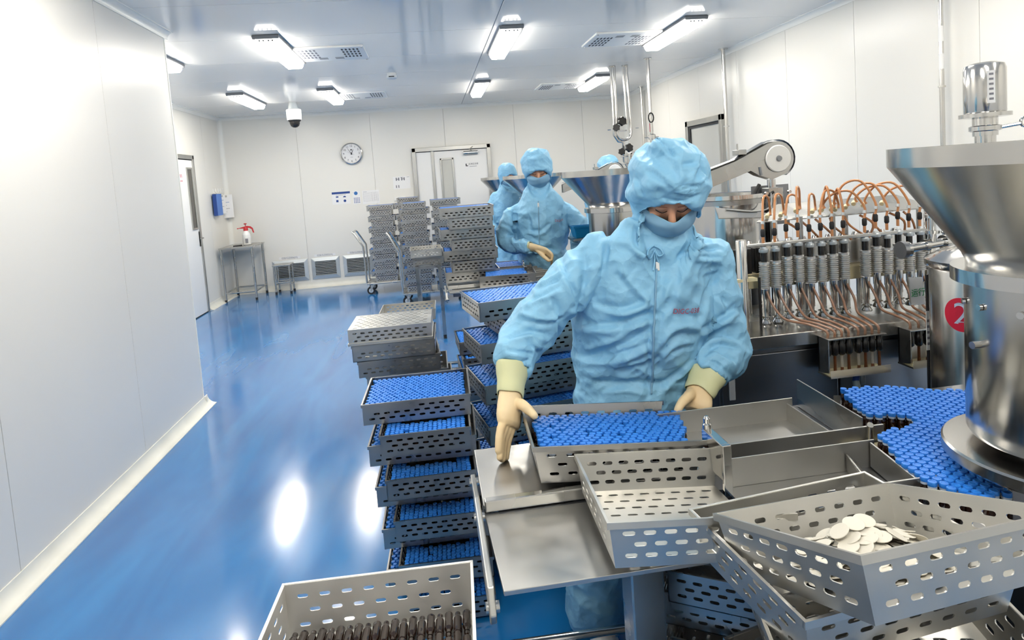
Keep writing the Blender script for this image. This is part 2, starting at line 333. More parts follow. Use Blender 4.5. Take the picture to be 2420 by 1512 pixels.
# door_2 double door in the back wall
d2 = struct(empty('door_2', (.4, YB, 0)), 'white double door with steel frame and closer', 'door')
X0, X1 = -.26, 1.06
def DB(mb, x0, x1, z0, z1, t0, t1): return mb.box(x0-.4, x1-.4, -t1, -t0, z0, z1)
for nm, a in (('jamb', (X0, X0+.06, 0, 2.19)), ('jamb', (X1-.06, X1, 0, 2.19)), ('head', (X0, X1, 2.125, 2.19))): DB(MB(), *a, -.01, .05).obj(nm, 'frame', d2, bevel=.004)
DB(MB(), X0+.06, .055, .01, 2.12, -.005, .02).obj('door_leaf', 'door', d2, bevel=.002)
lf = DB(MB(), .10, X1-.06, .01, 2.12, -.005, .02).obj('door_leaf', 'door', d2, bevel=.002)
DB(MB(), .055, .10, .01, 2.125, -.005, .035).obj('astragal', 'frame', d2, bevel=.004)
DB(MB(), X0+.06, X1-.06, 2.115, 2.127, .0, .024).obj('seal', 'dark', d2)
wm = MB(); x0, x1, z0, z1 = .195, .425, 1.12, 1.995
for a in ((x0, x0+.028, z0, z1), (x1-.028, x1, z0, z1), (x0, x1, z0, z0+.028), (x0, x1, z1-.028, z1)): DB(wm, *a, .02, .036)
wo = wm.obj('window_frame', 'frame', lf, bevel=.003); wo.parent = d2
DB(MB(), x0+.028, x1-.028, z0+.028, z1-.028, .02, .024).obj('pane', 'pane', wo)
cl = MB().tube([(.2, -.055, 2.06), (.44, -.055, 2.06)], .03, 14).obj('door_closer', 'steel', d2, smooth=40)
MB().tube([(.34, -.06, 2.09), (.30, -.14, 2.11), (.36, -.05, 2.16)], .009, 8).obj('closer_arm', 'frame', cl, smooth=40)
sgn = DB(MB(), .60, .84, 1.80, 1.905, .02, .023).obj('door_sign', 'paper', d2)
DB(MB(), .625, .642, 1.835, 1.88, .023, .0245).obj('icon', 'ink', sgn); DB(MB(), .625, .665, 1.835, 1.848, .023, .0245).obj('icon', 'ink', sgn)
text('sign_text', '洁净区走廊', .034, FRONT((.755-.4, -.0232, 1.868)), 'ink', sgn)
for k in range(9): DB(MB(), .69+.014*k, .70+.014*k, 1.825, 1.834, .023, .024).obj('small_print', 'greyink', sgn)
handle(d2, (.155-.4, -.02, 1.05), (0, -1, 0), (1, 0, 0))
# door_3 in the right wall (steel framed opening with grey leaf)
d3 = struct(empty('door_3', (XR, 7.6, 0)), 'grey door leaf in steel frame on the right wall', 'door')
def DR(mb, y0, y1, z0, z1, t0, t1): return mb.box(-t1, -t0, y0-7.6, y1-7.6, z0, z1)
for nm, a in (('jamb', (7.06, 7.13, .1, 2.17)), ('jamb', (8.04, 8.11, .1, 2.17)), ('head', (7.06, 8.11, 2.10, 2.17)), ('sill', (7.06, 8.11, 0, .1))): DR(MB(), *a, -.01, .05).obj(nm, 'frame', d3, bevel=.004)
DR(MB(), 7.13, 8.04, .1, 2.1, -.005, .012).obj('door_leaf', 'pane', d3)
DR(MB(), 7.13, 8.04, 2.07, 2.1, .01, .03).obj('seal', 'dark', d3); DR(MB(), 8.0, 8.04, .1, 2.07, .01, .03).obj('seal', 'dark', d3)
# ------------------------------------------------------------------ ceiling fittings
def make_light():
    r = empty('ceiling_light')
    MB().box(-.104, .104, -.556, .556, -.022, 0).obj('backplate', 'lampcap', r, bevel=.003)
    for s in (-1, 1):
        MB().prism([(-.106, -.006), (.106, -.006), (.1, -.034), (-.1, -.034)], 'y', s*.556-.006, s*.556+.006).obj('end_cap', 'lampcap', r, bevel=.002)
    g = MB(); pr = [(-.088, -.02), (.088, -.02), (.08, -.052), (.062, -.078), (-.062, -.078), (-.08, -.052)]
    g.prism(pr, 'y', -.545, .545); g.m = [1, 1, 1, 1, 0, 0, 0, 1]; g.obj('diffuser', ['lampglow', 'lampside'], r)
    for k in (-.05, -.02, .02, .05): MB().cyl((k, -.55, -.046), (k, -.544, -.046), .007, n=10).obj('tube_socket', 'lampcap', r)
    return r
L0 = make_light(); first = True
LGT = [(-1.205, 5.85, 'in the middle row, left of the perforated vent'), (-2.29, 5.75, 'just past the partition corner'), (-2.29, 8.73, 'nearest the far left corner'), (-1.205, 8.73, 'right of the dome camera in the far row'),
       (.783, 5.86, 'beside the ceiling seam in the middle row'), (.783, 8.76, 'beside the ceiling seam in the far row'), (2.385, 5.80, 'largest on the right, above the pipes'), (2.40, 8.78, 'in the far right corner by the pipes'),
       (-1.205, 2.95, '*left one of the row above the aisle stacks'), (.783, 2.95, '*middle one of the row above the first worker'), (2.385, 2.95, '*right one of the row above the filling machine'), (-.6, .1, '*left one of the row above the camera'), (.783, .05, '*middle one of the row above the camera'), (2.385, .05, '*right one of the row above the camera')]
for i, (x, y, d) in enumerate(LGT):
    o = L0 if i == 0 else copy_tree(L0)
    o.location = (x, y, ZC)
    tag(o, ('glowing fluorescent ceiling light '+d) if d[0] != '*' else ('ceiling light out of the picture, '+d[1:]), 'ceiling light', 'fluorescent ceiling lights')
def make_vent():
    r = empty('ceiling_vent')
    MB().box(-.32, .32, -.29, .29, -.02, 0).obj('cover_plate', 'white', r, bevel=.004)
    for sx in (-1, 1):
        for i in range(5):
            for j in range(4): MB().box(sx*.19+(i-2)*.034-.008, sx*.19+(i-2)*.034+.008, -.2+j*.1-.03, -.2+j*.1+.03, -.0215, -.0195).obj('slot', 'dark' if sx > 0 else 'greyink', r)
    for k in (-.1, .05): MB().box(k-.035, k+.045, .12, .2, -.0215, -.0195).obj('inset_plate', 'grey', r)
    for sx in (-1, 1):
        for sy in (-1, 1): MB().cyl((sx*.3, sy*.27, -.02), (sx*.3, sy*.27, -.026), .008, n=10).obj('screw', 'steel', r)
    return r
V0 = make_vent()
for i, (x, y, d) in enumerate([(-.81, 6.09, 'between the middle lights on the left'), (-.82, 8.95, 'beside the far light left of centre'), (1.95, 6.02, 'left of the large right hand light'), (1.97, 9.05, 'left of the far right light')]):
    o = V0 if i == 0 else copy_tree(V0)
    o.location = (x, y, ZC); tag(o, 'white perforated ceiling vent '+d, 'vent', 'perforated ceiling vents')
    if x > 0: o.rotation_euler.z = PI
sd = empty('smoke_detector', (-.333, 7.355, ZC), label='round white smoke detector on the ceiling', cat='detector')
MB().lathe([(.05, 0), (.05, -.02), (.03, -.025)], 20).obj('base', 'white', sd, smooth=40); MB().lathe([(.055, -.022), (.06, -.03), (.058, -.055), (.04, -.068)], 20).obj('sensor_head', 'white', sd, smooth=40)
MB().box(-.03, .03, -.062, -.05, -.05, -.04).obj('sensor_slot', 'dark', sd)
dc = empty('dome_camera', (-1.837, 9.336, ZC), label='white dome security camera with black glass under ceiling', cat='camera')
MB().lathe([(.055, 0), (.075, -.09), (.09, -.1)], 24).obj('mount', 'alu', dc, smooth=40); MB().lathe([(.1, -.1), (.105, -.115), (.1, -.24), (.098, -.25)], 24).obj('housing', 'white', dc, smooth=40)
MB().lathe([(.092, -.248), (.08, -.27), (.066, -.275)], 24).obj('bezel', 'black', dc, smooth=40)
MB().lathe([(.07, -.27), (.069, -.30), (.055, -.335), (.03, -.352), (.008, -.357)], 24).obj('dome', 'blackgloss', dc, smooth=60)
# ------------------------------------------------------------------ back wall things
ck = empty('wall_clock', (-1.245, YB, 2.174), label='round white wall clock with silver rim', cat='clock')
mxc = Matrix.Rotation(PI/2, 4, 'X')
MB().lathe([(.178, 0), (.18, .02), (.176, .045), (.165, .05), (.158, .042), (.156, .03)], 48, mx=mxc, caps=False).obj('rim', 'mirror', ck, smooth=50)
MB().lathe([(.158, .012), (.158, .03)], 48, mx=mxc).obj('dial', 'paper', ck)
for h in range(1, 13):
    a = PI/2-h*PI/6; text('numeral', str(h), .046, FRONT((.125*math.cos(a), -.031, .125*math.sin(a))), 'ink', ck)
def hand(a, l, wd, m, y): dx, dz = math.sin(a), math.cos(a); MB().add([(-dx*.02-dz*wd, y, -dz*.02+dx*wd), (-dx*.02+dz*wd, y, -dz*.02-dx*wd), (dx*l+dz*wd*.4, y, dz*l-dx*wd*.4), (dx*l-dz*wd*.4, y, dz*l+dx*wd*.4)], [(0, 1, 2, 3), (3, 2, 1, 0)]).obj('clock_hand', m, ck, recalc=False)
hand(.46, .075, .006, 'ink', -.033); hand(-.58, .105, .0045, 'ink', -.035); hand(2.0, .05, .002, 'greyink', -.037); hand(-1.15, .08, .0015, 'greyink', -.037)
MB().box(-.012, .012, -.0315, -.031, .052, .072).obj('dial_mark', 'ink', ck); MB().box(-.02, .02, -.0315, -.031, -.062, -.058).obj('dial_mark', 'greyink', ck)
def sheet(name, x0, x1, z0, z1, label, cat='poster', t=.002):
    o = empty(name, ((x0+x1)/2, YB-.0, (z0+z1)/2), label=label, cat=cat); W, H = x1-x0, z1-z0
    MB().box(-W/2, W/2, -t, 0, -H/2, H/2).obj('sheet', 'paper', o); return o, W, H
def ink(o, x0, x1, z0, z1, m, name='print'): return MB().box(x0, x1, -.0028, -.002, z0, z1).obj(name, m, o)
o, W, H = sheet('notice', -1.625, -1.33, 1.352, 1.558, 'white notice with navy header and four blue shapes')
ink(o, -W/2, W/2, H/2-.035, H/2, 'navy', 'header')
for k in range(10): ink(o, -.08+.016*k, -.068+.016*k, H/2-.055, H/2-.048, 'greyink')
ink(o, -.085, -.045, .01, .032, 'navy'); ink(o, -.085, -.05, -.065, -.03, 'navy')
MB().prism([(.055+.024*math.cos(a), .008+.024*math.sin(a)) for a in [i*PI/10 for i in range(11)]], 'y', -.0028, -.002).obj('print', 'navy', o)
MB().prism([(.055+.022*math.cos(a), -.05+.022*math.sin(a)) for a in [i*PI/10 for i in range(20)]], 'y', -.0028, -.002).obj('print', 'navy', o)
o, W, H = sheet('notice', -1.287, -1.165, 1.338, 1.553, 'narrow notice with one blue circle above dark icons')
MB().prism([(-.01+.03*math.cos(a), .07+.03*math.sin(a)) for a in [i*PI/12 for i in range(24)]], 'y', -.0028, -.002).obj('print', 'blueprint', o)
for i in range(4):
    for j in range(4): ink(o, -.047+.026*i, -.031+.026*i, -.018-.024*j, -.006-.024*j, 'navy')
ink(o, -.054, -.048, .08, .088, 'redink')
o, W, H = sheet('notice', -1.134, -.855, 1.325, 1.548, 'white notice with a fine printed table')
for k in range(9): ink(o, -.12, .12, .075-.018*k, .0765-.018*k, 'greyink', 'table_line')
for k in (-.12, .02, .06, .09, .119): ink(o, k, k+.0015, -.07, .0765, 'greyink', 'table_line')
ink(o, -.12, -.06, .09, .094, 'greyink')
o, W, H = sheet('notice', -.61, -.325, 1.535, 1.743, 'pale notice with printed brackets beside the double door')
for dx in (-.07, .02):
    ink(o, dx-.025, dx-.005, .035, .085, 'greyink'); ink(o, dx+.015, dx+.035, .035, .085, 'greyink'); ink(o, dx-.01, dx+.02, .055, .065, 'greyink')
ink(o, -.02, .03, .085, .09, 'greyink'); ink(o, -.1, -.085, -.085, -.04, 'greyink'); ink(o, -.06, -.045, -.085, -.04, 'greyink'); ink(o, .09, .13, .085, .09, 'greyink')
for x0, d in ((-.612, 'left'), (-.5, 'right')):
    s = empty('light_switch', (x0+.037, YB, 1.375), label='white square wall switch, %s one of the pair' % d, cat='switch', group='wall switches')
    MB().box(-.038, .038, -.012, 0, -.036, .036).obj('faceplate', 'white', s, bevel=.004); MB().box(-.024, .024, -.017, -.011, -.024, .024).obj('rocker', 'cove', s, bevel=.002)
for i, (x0, x1, lab) in enumerate(((-2.68, -2.112, '02B/GZ006(H)'), (-2.056, -1.598, '02B/GZ005(H)'), (-1.54, -1.046, '02B/GZ004(H)'))):
    g = empty('air_grille', ((x0+x1)/2, YB, .318), label=('grey louvred air grille ' + ('behind the low steel stool', 'between the other two grilles', 'behind the far trolley')[i]), cat='grille', group='air grilles')
    W, H = (x1-x0)/2, .178; fw = .06
    for nm, pl in (('frame_rail', [(-W, H), (W, H), (W-fw, H-fw), (-W+fw, H-fw)]), ('frame_rail', [(-W, -H), (W, -H), (W-fw, -H+fw), (-W+fw, -H+fw)]), ('frame_stile', [(-W, -H), (-W, H), (-W+fw, H-fw), (-W+fw, -H+fw)]), ('frame_stile', [(W, -H), (W, H), (W-fw, H-fw), (W-fw, -H+fw)])):
        v = [(pl[0][0], 0, pl[0][1]), (pl[1][0], 0, pl[1][1]), (pl[2][0], 0, pl[2][1]), (pl[3][0], 0, pl[3][1]), (pl[0][0], -.012, pl[0][1]), (pl[1][0], -.012, pl[1][1]), (pl[2][0], -.03, pl[2][1]), (pl[3][0], -.03, pl[3][1])]
        MB().add(v, [(0, 1, 2, 3), (4, 5, 6, 7), (0, 1, 5, 4), (1, 2, 6, 5), (2, 3, 7, 6), (3, 0, 4, 7)]).obj(nm, 'alu', g, bevel=.003)
    MB().box(-W+fw, W-fw, -.004, 0, -H+fw, H-fw).obj('backing', 'dark', g)
    n = 9
    for k in range(n):
        z = -H+fw+(k+.5)*(2*(H-fw))/n; MB().add([(-W+fw, -.006, z+.007), (W-fw, -.006, z+.007), (W-fw, -.028, z-.005), (-W+fw, -.028, z-.005), (-W+fw, -.006, z+.0055), (W-fw, -.006, z+.0055), (W-fw, -.028, z-.0075), (-W+fw, -.028, z-.0075)], [(0, 1, 2, 3), (7, 6, 5, 4), (2, 3, 7, 6)]).obj('louvre', 'alu', g, recalc=False)
    lb = MB().box(-.17, .17, -.0015, 0, H+.015, H+.055).obj('label_strip', 'paper', g); text('label_text', lab, .042, FRONT((0, -.0018, H+.035)), 'greyink', lb)
# ------------------------------------------------------------------ left wall hooks, folder, clipboards
hk = empty('hook_rail', (XL, 10.35, 1.70), label='row of five white hooks on the left wall', cat='hooks')
for k in range(5):
    y = -.22+.11*k; h = MB().box(0, .012, y-.02, y+.02, -.03, .05).obj('hook', 'white', hk, bevel=.004); MB().tube([(.01, y, -.01), (.03, y, -.025), (.035, y, -.01)], .005, 8).obj('hook_tip', 'white', h, smooth=40)
f = empty('folder', (XL+.02, 10.12, 1.50), label='blue ring folder hanging from the wall hooks', cat='folder')
for s in (0, 1): MB().box(.005+.05*s, .01+.05*s, -.12, .12, -.165, .165).obj('cover', 'bluefolder', f, bevel=.001)
MB().box(.012, .054, -.118, .10, -.16, .16).obj('pages', 'paper', f); MB().box(.005, .06, -.125, -.12, -.165, .165).obj('spine', 'navy', f, bevel=.001); MB().tube([(.03, 0, .165), (.02, 0, .2)], .003, 6).obj('hanging_ring', 'steel', f)
for nm, y, z, rz, lab in (('clipboard', 10.38, 1.50, -.3, 'white clipboard with printed sheet beside the blue folder'), ('clipboard', 10.55, 1.46, -.75, 'large white clipboard hanging nearest the corner')):
    c = empty(nm, (XL+.02, y, z), (0, 0, rz), lab, 'clipboard')
    s = 1 if rz > -.5 else 1.25
    MB().box(0, .006, -.11*s, .11*s, -.15*s, .15*s).obj('board', 'white', c, bevel=.001); MB().box(.006, .008, -.1*s, .1*s, -.14*s, .12*s).obj('sheet', 'paper', c); MB().box(.006, .016, -.04, .04, .115*s, .14*s).obj('clip', 'steel', c, bevel=.002); MB().tube([(.003, 0, .14*s), (0, 0, .2)], .003, 6).obj('hanging_ring', 'steel', c)
    for k in range(4): MB().box(.008, .0085, -.07*s, (.02 if k % 2 else .06)*s, .06-.05*k, .066-.05*k).obj('print', 'blueprint' if k == 0 else 'greyink', c)
# ------------------------------------------------------------------ corner table, spray bottle, stool
def leg(parent, x, y, z0, z1, r=.016, foot=True, mtl='steel', sq=False):
    l = (MB().box(x-r, x+r, y-r, y+r, z0+(.04 if foot else 0), z1) if sq else MB().cyl((x, y, z0+(.04 if foot else 0)), (x, y, z1), r, n=12)).obj('leg', mtl, parent, smooth=40)
    if foot: MB().lathe([(.014, z0+.045), (.019, z0+.04), (.017, z0+.006), (.02, z0)], 12, c=(x, y, 0)).obj('rubber_foot', 'black', l, smooth=40)
    return l
t = empty('side_table', (-3.0, 10.27, 0), (0, 0, 0), 'small stainless steel table in the far left corner', 'table')
MB().box(-.25, .25, -.34, .34, .815, .84).obj('tabletop', 'steel', t, bevel=.004)
for sx in (-1, 1):
    for sy in (-1, 1): leg(t, sx*.225, sy*.305, 0, .815, .018)
for sy in (-1, 1): MB().tube([(-.225, sy*.305, .14), (.225, sy*.305, .14)], .012, 10).obj('stretcher', 'steel', t, smooth=40)
for sx in (-1, 1): MB().tube([(sx*.225, -.305, .14), (sx*.225, .305, .14)], .012, 10).obj('stretcher', 'steel', t, smooth=40)
s = empty('stool', (-2.44, 10.39, 0), (0, 0, 0), 'low stainless steel stool in front of the air grille', 'stool')
MB().box(-.14, .14, -.14, .14, .455, .475).obj('seat', 'steel', s, bevel=.004)
for sx in (-1, 1):
    for sy in (-1, 1): leg(s, sx*.115, sy*.115, 0, .455, .014)
    MB().tube([(sx*.115, -.115, .15), (sx*.115, .115, .15)], .01, 8).obj('stretcher', 'steel', s, smooth=40)
MB().tube([(-.115, -.115, .19), (.115, -.115, .19)], .01, 8).obj('stretcher', 'steel', s, smooth=40); MB().tube([(-.115, .115, .19), (.115, .115, .19)], .01, 8).obj('stretcher', 'steel', s, smooth=40)
sp = empty('spray_bottle', (-2.915, 10.25, .84), (0, 0, .25), 'white pump spray bottle with red trigger head on table', 'spray bottle')
MB().lathe([(.055, 0), (.062, .006), (.064, .11), (.066, .125), (.06, .14), (.062, .15), (.058, .165), (.035, .215), (.028, .225)], 24).obj('bottle', 'white', sp, smooth=40)
hd = MB().lathe([(.034, .222), (.034, .25), (.028, .262), (.024, .285)], 18).obj('pump_head', 'red', sp, smooth=40)
MB().prism([(-.10, .27), (.02, .296), (.075, .285), (.105, .255), (.12, .18), (.10, .18), (.085, .24), (.05, .262), (-.02, .258), (-.10, .262)], 'y', -.012, .012).obj('trigger', 'red', sp, bevel=.003)
MB().cyl((0, 0, .28), (0, 0, .325), .006, n=8).obj('plunger', 'red', sp); MB().lathe([(.022, .322), (.024, .33), (.016, .338)], 14).obj('plunger_knob', 'red', sp, smooth=40); MB().cyl((-.10, 0, .266), (-.125, 0, .264), .007, n=8).obj('nozzle', 'red', sp)
MB().box(-.02, .02, -.066, -.064, .03, .1).obj('print', 'greyink', sp)
pm = empty('marker_pen', (-3.02, 10.1, .848), (0, 0, .2), 'black marker lying on the corner table', 'pen'); MB().cyl((-.06, 0, 0), (.03, 0, 0), .008, n=10).obj('barrel', 'black', pm); MB().cyl((.03, 0, 0), (.07, 0, 0), .0085, n=10).obj('pen_cap', 'blackgloss', pm)
# ------------------------------------------------------------------ wall and process pipes
def pipe(label, pts, r, clips=(), flange=None, marks=()):
    p = empty('steel_pipe', pts[0], label=label, cat='pipe'); o = Vector(pts[0])
    MB().tube([Vector(q)-o for q in pts], r, 14).obj('tube', 'mirror', p, smooth=40)
    if flange is not None: MB().cyl(Vector((0, 0, flange-o.z-.012)), Vector((0, 0, flange-o.z)), r*2.4, n=20).obj('ceiling_flange', 'mirror', p, smooth=40)
    for z in clips: MB().cyl(Vector((0, 0, z-o.z)), Vector((0, 0, z-o.z+.012)), r*1.5, n=14).obj('clip', 'frame', p, smooth=40)
    for z, m in marks: MB().cyl(Vector((0, 0, z-o.z)), Vector((0, 0, z-o.z+.1)), r*1.04, n=14, caps=False).obj('flow_label', m, p, smooth=40)
    return p
pipe('steel wall pipe rising left of the large hopper', [(3.42, 3.81, .9), (3.42, 3.81, 2.88)], .015, (1.2, 2.0), 2.88, ((2.12, 'paper'), (2.3, 'paper')))
pipe('steel pipe on the right wall beside the grey door', [(3.40, 6.83, .5), (3.40, 6.83, 2.88)], .022, (1.0, 2.0), 2.88)
pipe('steel drop pipe in front of the far right corner', [(2.642, 7.19, 1.55), (2.642, 7.19, 2.88)], .02, (1.8,), 2.88, ((2.02, 'redink'),))
pipe('thin steel pipe by the right wall in the far corner', [(3.44, 9.73, 1.2), (3.44, 9.73, 2.88)], .02, (1.8,), 2.88)
def knob(parent, c, d, r, name='valve_handwheel'):
    c, d = Vector(c), Vector(d).normalized(); u = d.orthogonal().normalized(); v = d.cross(u); poly = []
    for i in range(24): rr = r*(1 if (i//2) % 2 else .84); a = 2*PI*i/24; poly.append(u*(rr*math.cos(a))+v*(rr*math.sin(a)))
    vs = [c+p for p in poly]+[c+p*.9+d*r*.5 for p in poly]; n = 24
    h = MB().add(vs, [tuple(range(n))[::-1], tuple(range(n, 2*n))]+[(i, (i+1) % n, n+(i+1) % n, n+i) for i in range(n)]).obj(name, 'blackgloss', parent, bevel=.003)
    MB().cyl(c-d*r*.8, c, r*.3, n=10).obj('valve_stem', 'mirror', h, smooth=40)
vp = empty('valve_piping', (2.4, 7.6, 1.7), label='twin looped steel pipes with black valve handwheels', cat='pipe')
q = lambda x, z, y=0: (x-2.4, y, z-1.7)
MB().tube([q(2.315, 2.88), q(2.315, 2.2), q(2.31, 2.12)], .013, 12).obj('pipe_run', 'mirror', vp, smooth=40)
MB().tube([q(2.36, 2.88), q(2.35, 2.1)]+[q(2.44+.09*math.cos(a), 2.05+.09*math.sin(a)) for a in [PI+i*PI/8 for i in range(9)]]+[q(2.53, 2.15), q(2.515, 2.88)], .017, 12).obj('looped_pipe', 'mirror', vp, smooth=40)
MB().tube([q(2.475, 2.88), q(2.48, 2.15)], .013, 12).obj('pipe_run', 'mirror', vp, smooth=40)
MB().tube([q(2.31, 2.15), q(2.31, 2.03), q(2.36, 1.95), q(2.42, 1.93), q(2.42, 1.7), q(2.46, 1.62), q(2.44, 1.5), q(2.44, 1.35)], .017, 12).obj('pipe_run', 'mirror', vp, smooth=40)
for x in (2.335, 2.495): MB().lathe([(.04, 0), (.04, -.014)], 18, c=q(x, 2.88)).obj('ceiling_flange', 'mirror', vp, smooth=40)
for c, d, r in (((2.40, 2.19), (.2, -1, .1), .062), ((2.33, 2.12), (-.3, -1, 0), .05), ((2.47, 1.86), (.3, -1, .1), .058), ((2.38, 1.82), (-.3, -1, 0), .048), ((2.60, 1.56), (.5, -1, 0), .06)): knob(vp, q(c[0], c[1], -.05), d, r)
for z in (2.24, 2.08, 1.76, 1.67): MB().box(-.02, .07, -.02, .02, z-1.708, z-1.692).obj('clamp', 'mirror', vp, bevel=.003)
for sx in (-1, 1): MB().tube([q(2.43+sx*.16, 2.1), q(2.43+sx*.2, 2.1)], .006, 8).obj('clamp_bolt', 'mirror', vp, smooth=40)
MB().lathe([(.10, 1.62-1.7), (.115, 1.63-1.7), (.115, 1.80-1.7), (.1, 1.81-1.7)], 24, c=(.2, .1, 0)).obj('vessel', 'mirror', vp, smooth=40)
gz = empty('gauge_valve', (2.62, 7.12, 1.62), label='steel sampling valve with clamp below the drop pipe', cat='valve')
MB().lathe([(.03, 0), (.03, .2), (.034, .21), (.034, .23), (.02, .24), (.02, .3)], 18).obj('valve_body', 'mirror', gz, smooth=40); MB().tube([(-.09, 0, .33), (.08, 0, .33)], .008, 8).obj('clamp_bolt', 'mirror', gz, smooth=40); MB().lathe([(.04, .3), (.042, .32), (.042, .36), (.03, .37)], 18).obj('clamp', 'mirror', gz, smooth=40)
MB().tube([(0, 0, .37), (0, 0, .5)], .016, 10).obj('neck', 'mirror', gz, smooth=40); MB().tube([(.03*math.cos(a), 0, .56+.055*math.sin(a)) for a in [i*2*PI/16 for i in range(16)]], .008, 8, closed=True).obj('lever_ring', 'blackgloss', gz, smooth=40)
# ================================================================== perforated steel trays
ORD = ['top', 'second', 'third', 'fourth', 'fifth', 'sixth', 'seventh', 'eighth', 'ninth', 'tenth', 'eleventh', 'twelfth', 'thirteenth', 'fourteenth', 'fifteenth']
TW, TD, TH = .40, .32, .0785
TRAY = {}
def tray_meshes(kind, w=TW, d=TD, h=TH, tp=0.0, mtl='tray', open_end=False, big=False):
    t = .0022; a, b = w/2, d/2; a0, b0 = a-tp, b-tp; parts = []
    sl, sh = (.022, .008); rows = 3; cl, cd = (10, 8)
    if big: sl, sh, cl, cd = .023, .0085, 8, 7
    def T(i, z): s = {(-1, -1): (-a, -b), (1, -1): (a, -b), (1, 1): (a, b), (-1, 1): (-a, b)}[i]; s0 = {(-1, -1): (-a0, -b0), (1, -1): (a0, -b0), (1, 1): (a0, b0), (-1, 1): (-a0, b0)}[i]; return (*(s if z else s0), h if z else 0)
    for i, j, nm, c in (((-1, -1), (1, -1), 'side_panel', cl), ((1, 1), (-1, 1), 'side_panel', cl), ((1, -1), (1, 1), 'end_panel', cd), ((-1, 1), (-1, -1), 'end_panel', cd)):
        if open_end and i == (1, -1) and j == (1, 1): continue
        parts.append((nm, MB().slotted(T(i, 0), T(j, 0), T(j, 1), T(i, 1), t, rows, c, sl, sh, .014, .012)))
    parts.append(('base_panel', MB().slotted((-a0, -b0, .0025), (a0, -b0, .0025), (a0, b0, .0025), (-a0, b0, .0025), t, 9, cl, sl, sh, .012, .012)))
    r = MB(); q = .004
    for x0, x1, y0, y1 in ((-a-q, a+q, -b-q, -b+.001), (-a-q, a+q, b-.001, b+q), (-a-q, -a+.001, -b, b), (a-.001, a+q, -b, b)):
        if open_end and x0 == a-.001: continue
        r.box(x0, x1, y0, y1, h-.011, h+.001)
    parts.append(('rim', r))
    s = MB().box(-a+.004, -.01, -b-.0045, -b-.002, h-.034, h-.004); s.box(-.01, -.008, -b-.0045, -b-.002, h-.034, h-.004)
    if not big: parts.append(('seam_plate', s)); parts.append(('rivet', MB().cyl((-.03, -b-.0045, h-.02), (-.03, -b-.007, h-.02), .004, n=10)))
    allm = MB()
    for nm, m_ in parts: allm.add(m_.v, m_.f)
    TRAY[kind] = dict(parts=[(nm, m_.mesh('tray_'+nm, mtl, recalc=False if nm.endswith('panel') else True)) for nm, m_ in parts], one=allm.mesh('tray_whole', mtl, recalc=False))
tray_meshes('std'); tray_meshes('pale', mtl='traylight')
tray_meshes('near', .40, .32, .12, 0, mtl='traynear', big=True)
tray_meshes('load', .428, .342, .096, .019, big=True, open_end=True)
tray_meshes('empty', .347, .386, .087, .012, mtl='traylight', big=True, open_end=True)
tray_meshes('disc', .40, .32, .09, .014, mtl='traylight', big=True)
def tray(loc, rot, label, kind='std', parts=True, group=None, name='steel_tray'):
    if not isinstance(rot, (tuple, list)): rot = (0, 0, rot)
    if parts:
        r = empty(name, loc, rot, label, 'tray', group)
        for nm, me in TRAY[kind]['parts']: link(nm, me, r)
    else:
        r = link(name, TRAY[kind]['one'], None, 0, loc, rot); tag(r, label, 'tray', group)
    return r
# ---- vials: positions in a tray, collected into one mass of those too many to pick apart
MASS = dict(hi=[], lo=[], bare=[])
def vial_grid(w, d, r, seed, jit=.0016, miss=.012):
    rnd = random.Random(seed); out = []; px = 2*r*1.035; py = px*.866*1.01; ny = int((d-2*r)/py)+1; oy = -((ny-1)*py)/2
    for j in range(ny):
        nx = int((w-2*r-(px/2 if j % 2 else 0))/px)+1
        for i in range(nx):
            if rnd.random() < miss: continue
            out.append((-w/2+r+i*px+(px/2 if j % 2 else 0)+rnd.uniform(-jit, jit), oy+j*py+rnd.uniform(-jit, jit)))
    return out
def fill(obj_loc, rot, w=.388, d=.308, seed=0, keep=None, lod='lo', z=.006, r=.0094):
    mx = Matrix.Translation(obj_loc) @ Euler(rot if isinstance(rot, (tuple, list)) else (0, 0, rot)).to_matrix().to_4x4(); pts = vial_grid(w, d, r, seed)
    for x, y in pts:
        if keep is None or keep(x, y): MASS[lod].append((mx, x, y, z))
def stack(cx, cy, z0, n, rz, desc, first='A', pitch=.0825, fills=(), parts=True, jx=.012, jy=.012, jr=.02, seed=1, kinds=None, drift=(0, 0), caps_lod='lo', group=None, bshift=(0, 0), skip=(), kx=.145, ky=.122):
    rnd = random.Random(seed)
    for k in range(n):                                  # k = 0 is the top tray
        lvl = n-1-k; isA = (k % 2 == 0) == (first == 'A'); ang = rz + (0 if isA else PI/2) + rnd.uniform(-jr, jr)
        dx, dy = rnd.uniform(-jx, jx), rnd.uniform(-jy, jy)
        if not isA: dx += bshift[0]; dy += bshift[1]
        if k < 1: dx = dy = 0
        loc = (cx+dx+drift[0]*k, cy+dy+drift[1]*k, z0+lvl*pitch)
        if k in skip: continue
        o = 'top' if k == 0 else ORD[k]+' from the top'
        lab = ('perforated steel tray on top of %s' % desc) if k == 0 else ('perforated steel tray, %s of %s' % (o, desc))
        tray(loc, ang, lab, (kinds or {}).get(k, 'std'), parts, group or ('trays in '+desc))
        if fills == 'all' or k in fills:
            if k == 0: fill(loc, ang, seed=seed+k, lod=caps_lod)
            else:  # only what sticks out from under the crossed tray above shows
                fill(loc, ang, seed=seed+k, keep=lambda x, y: abs(x) > kx or abs(y) > ky, lod=caps_lod)
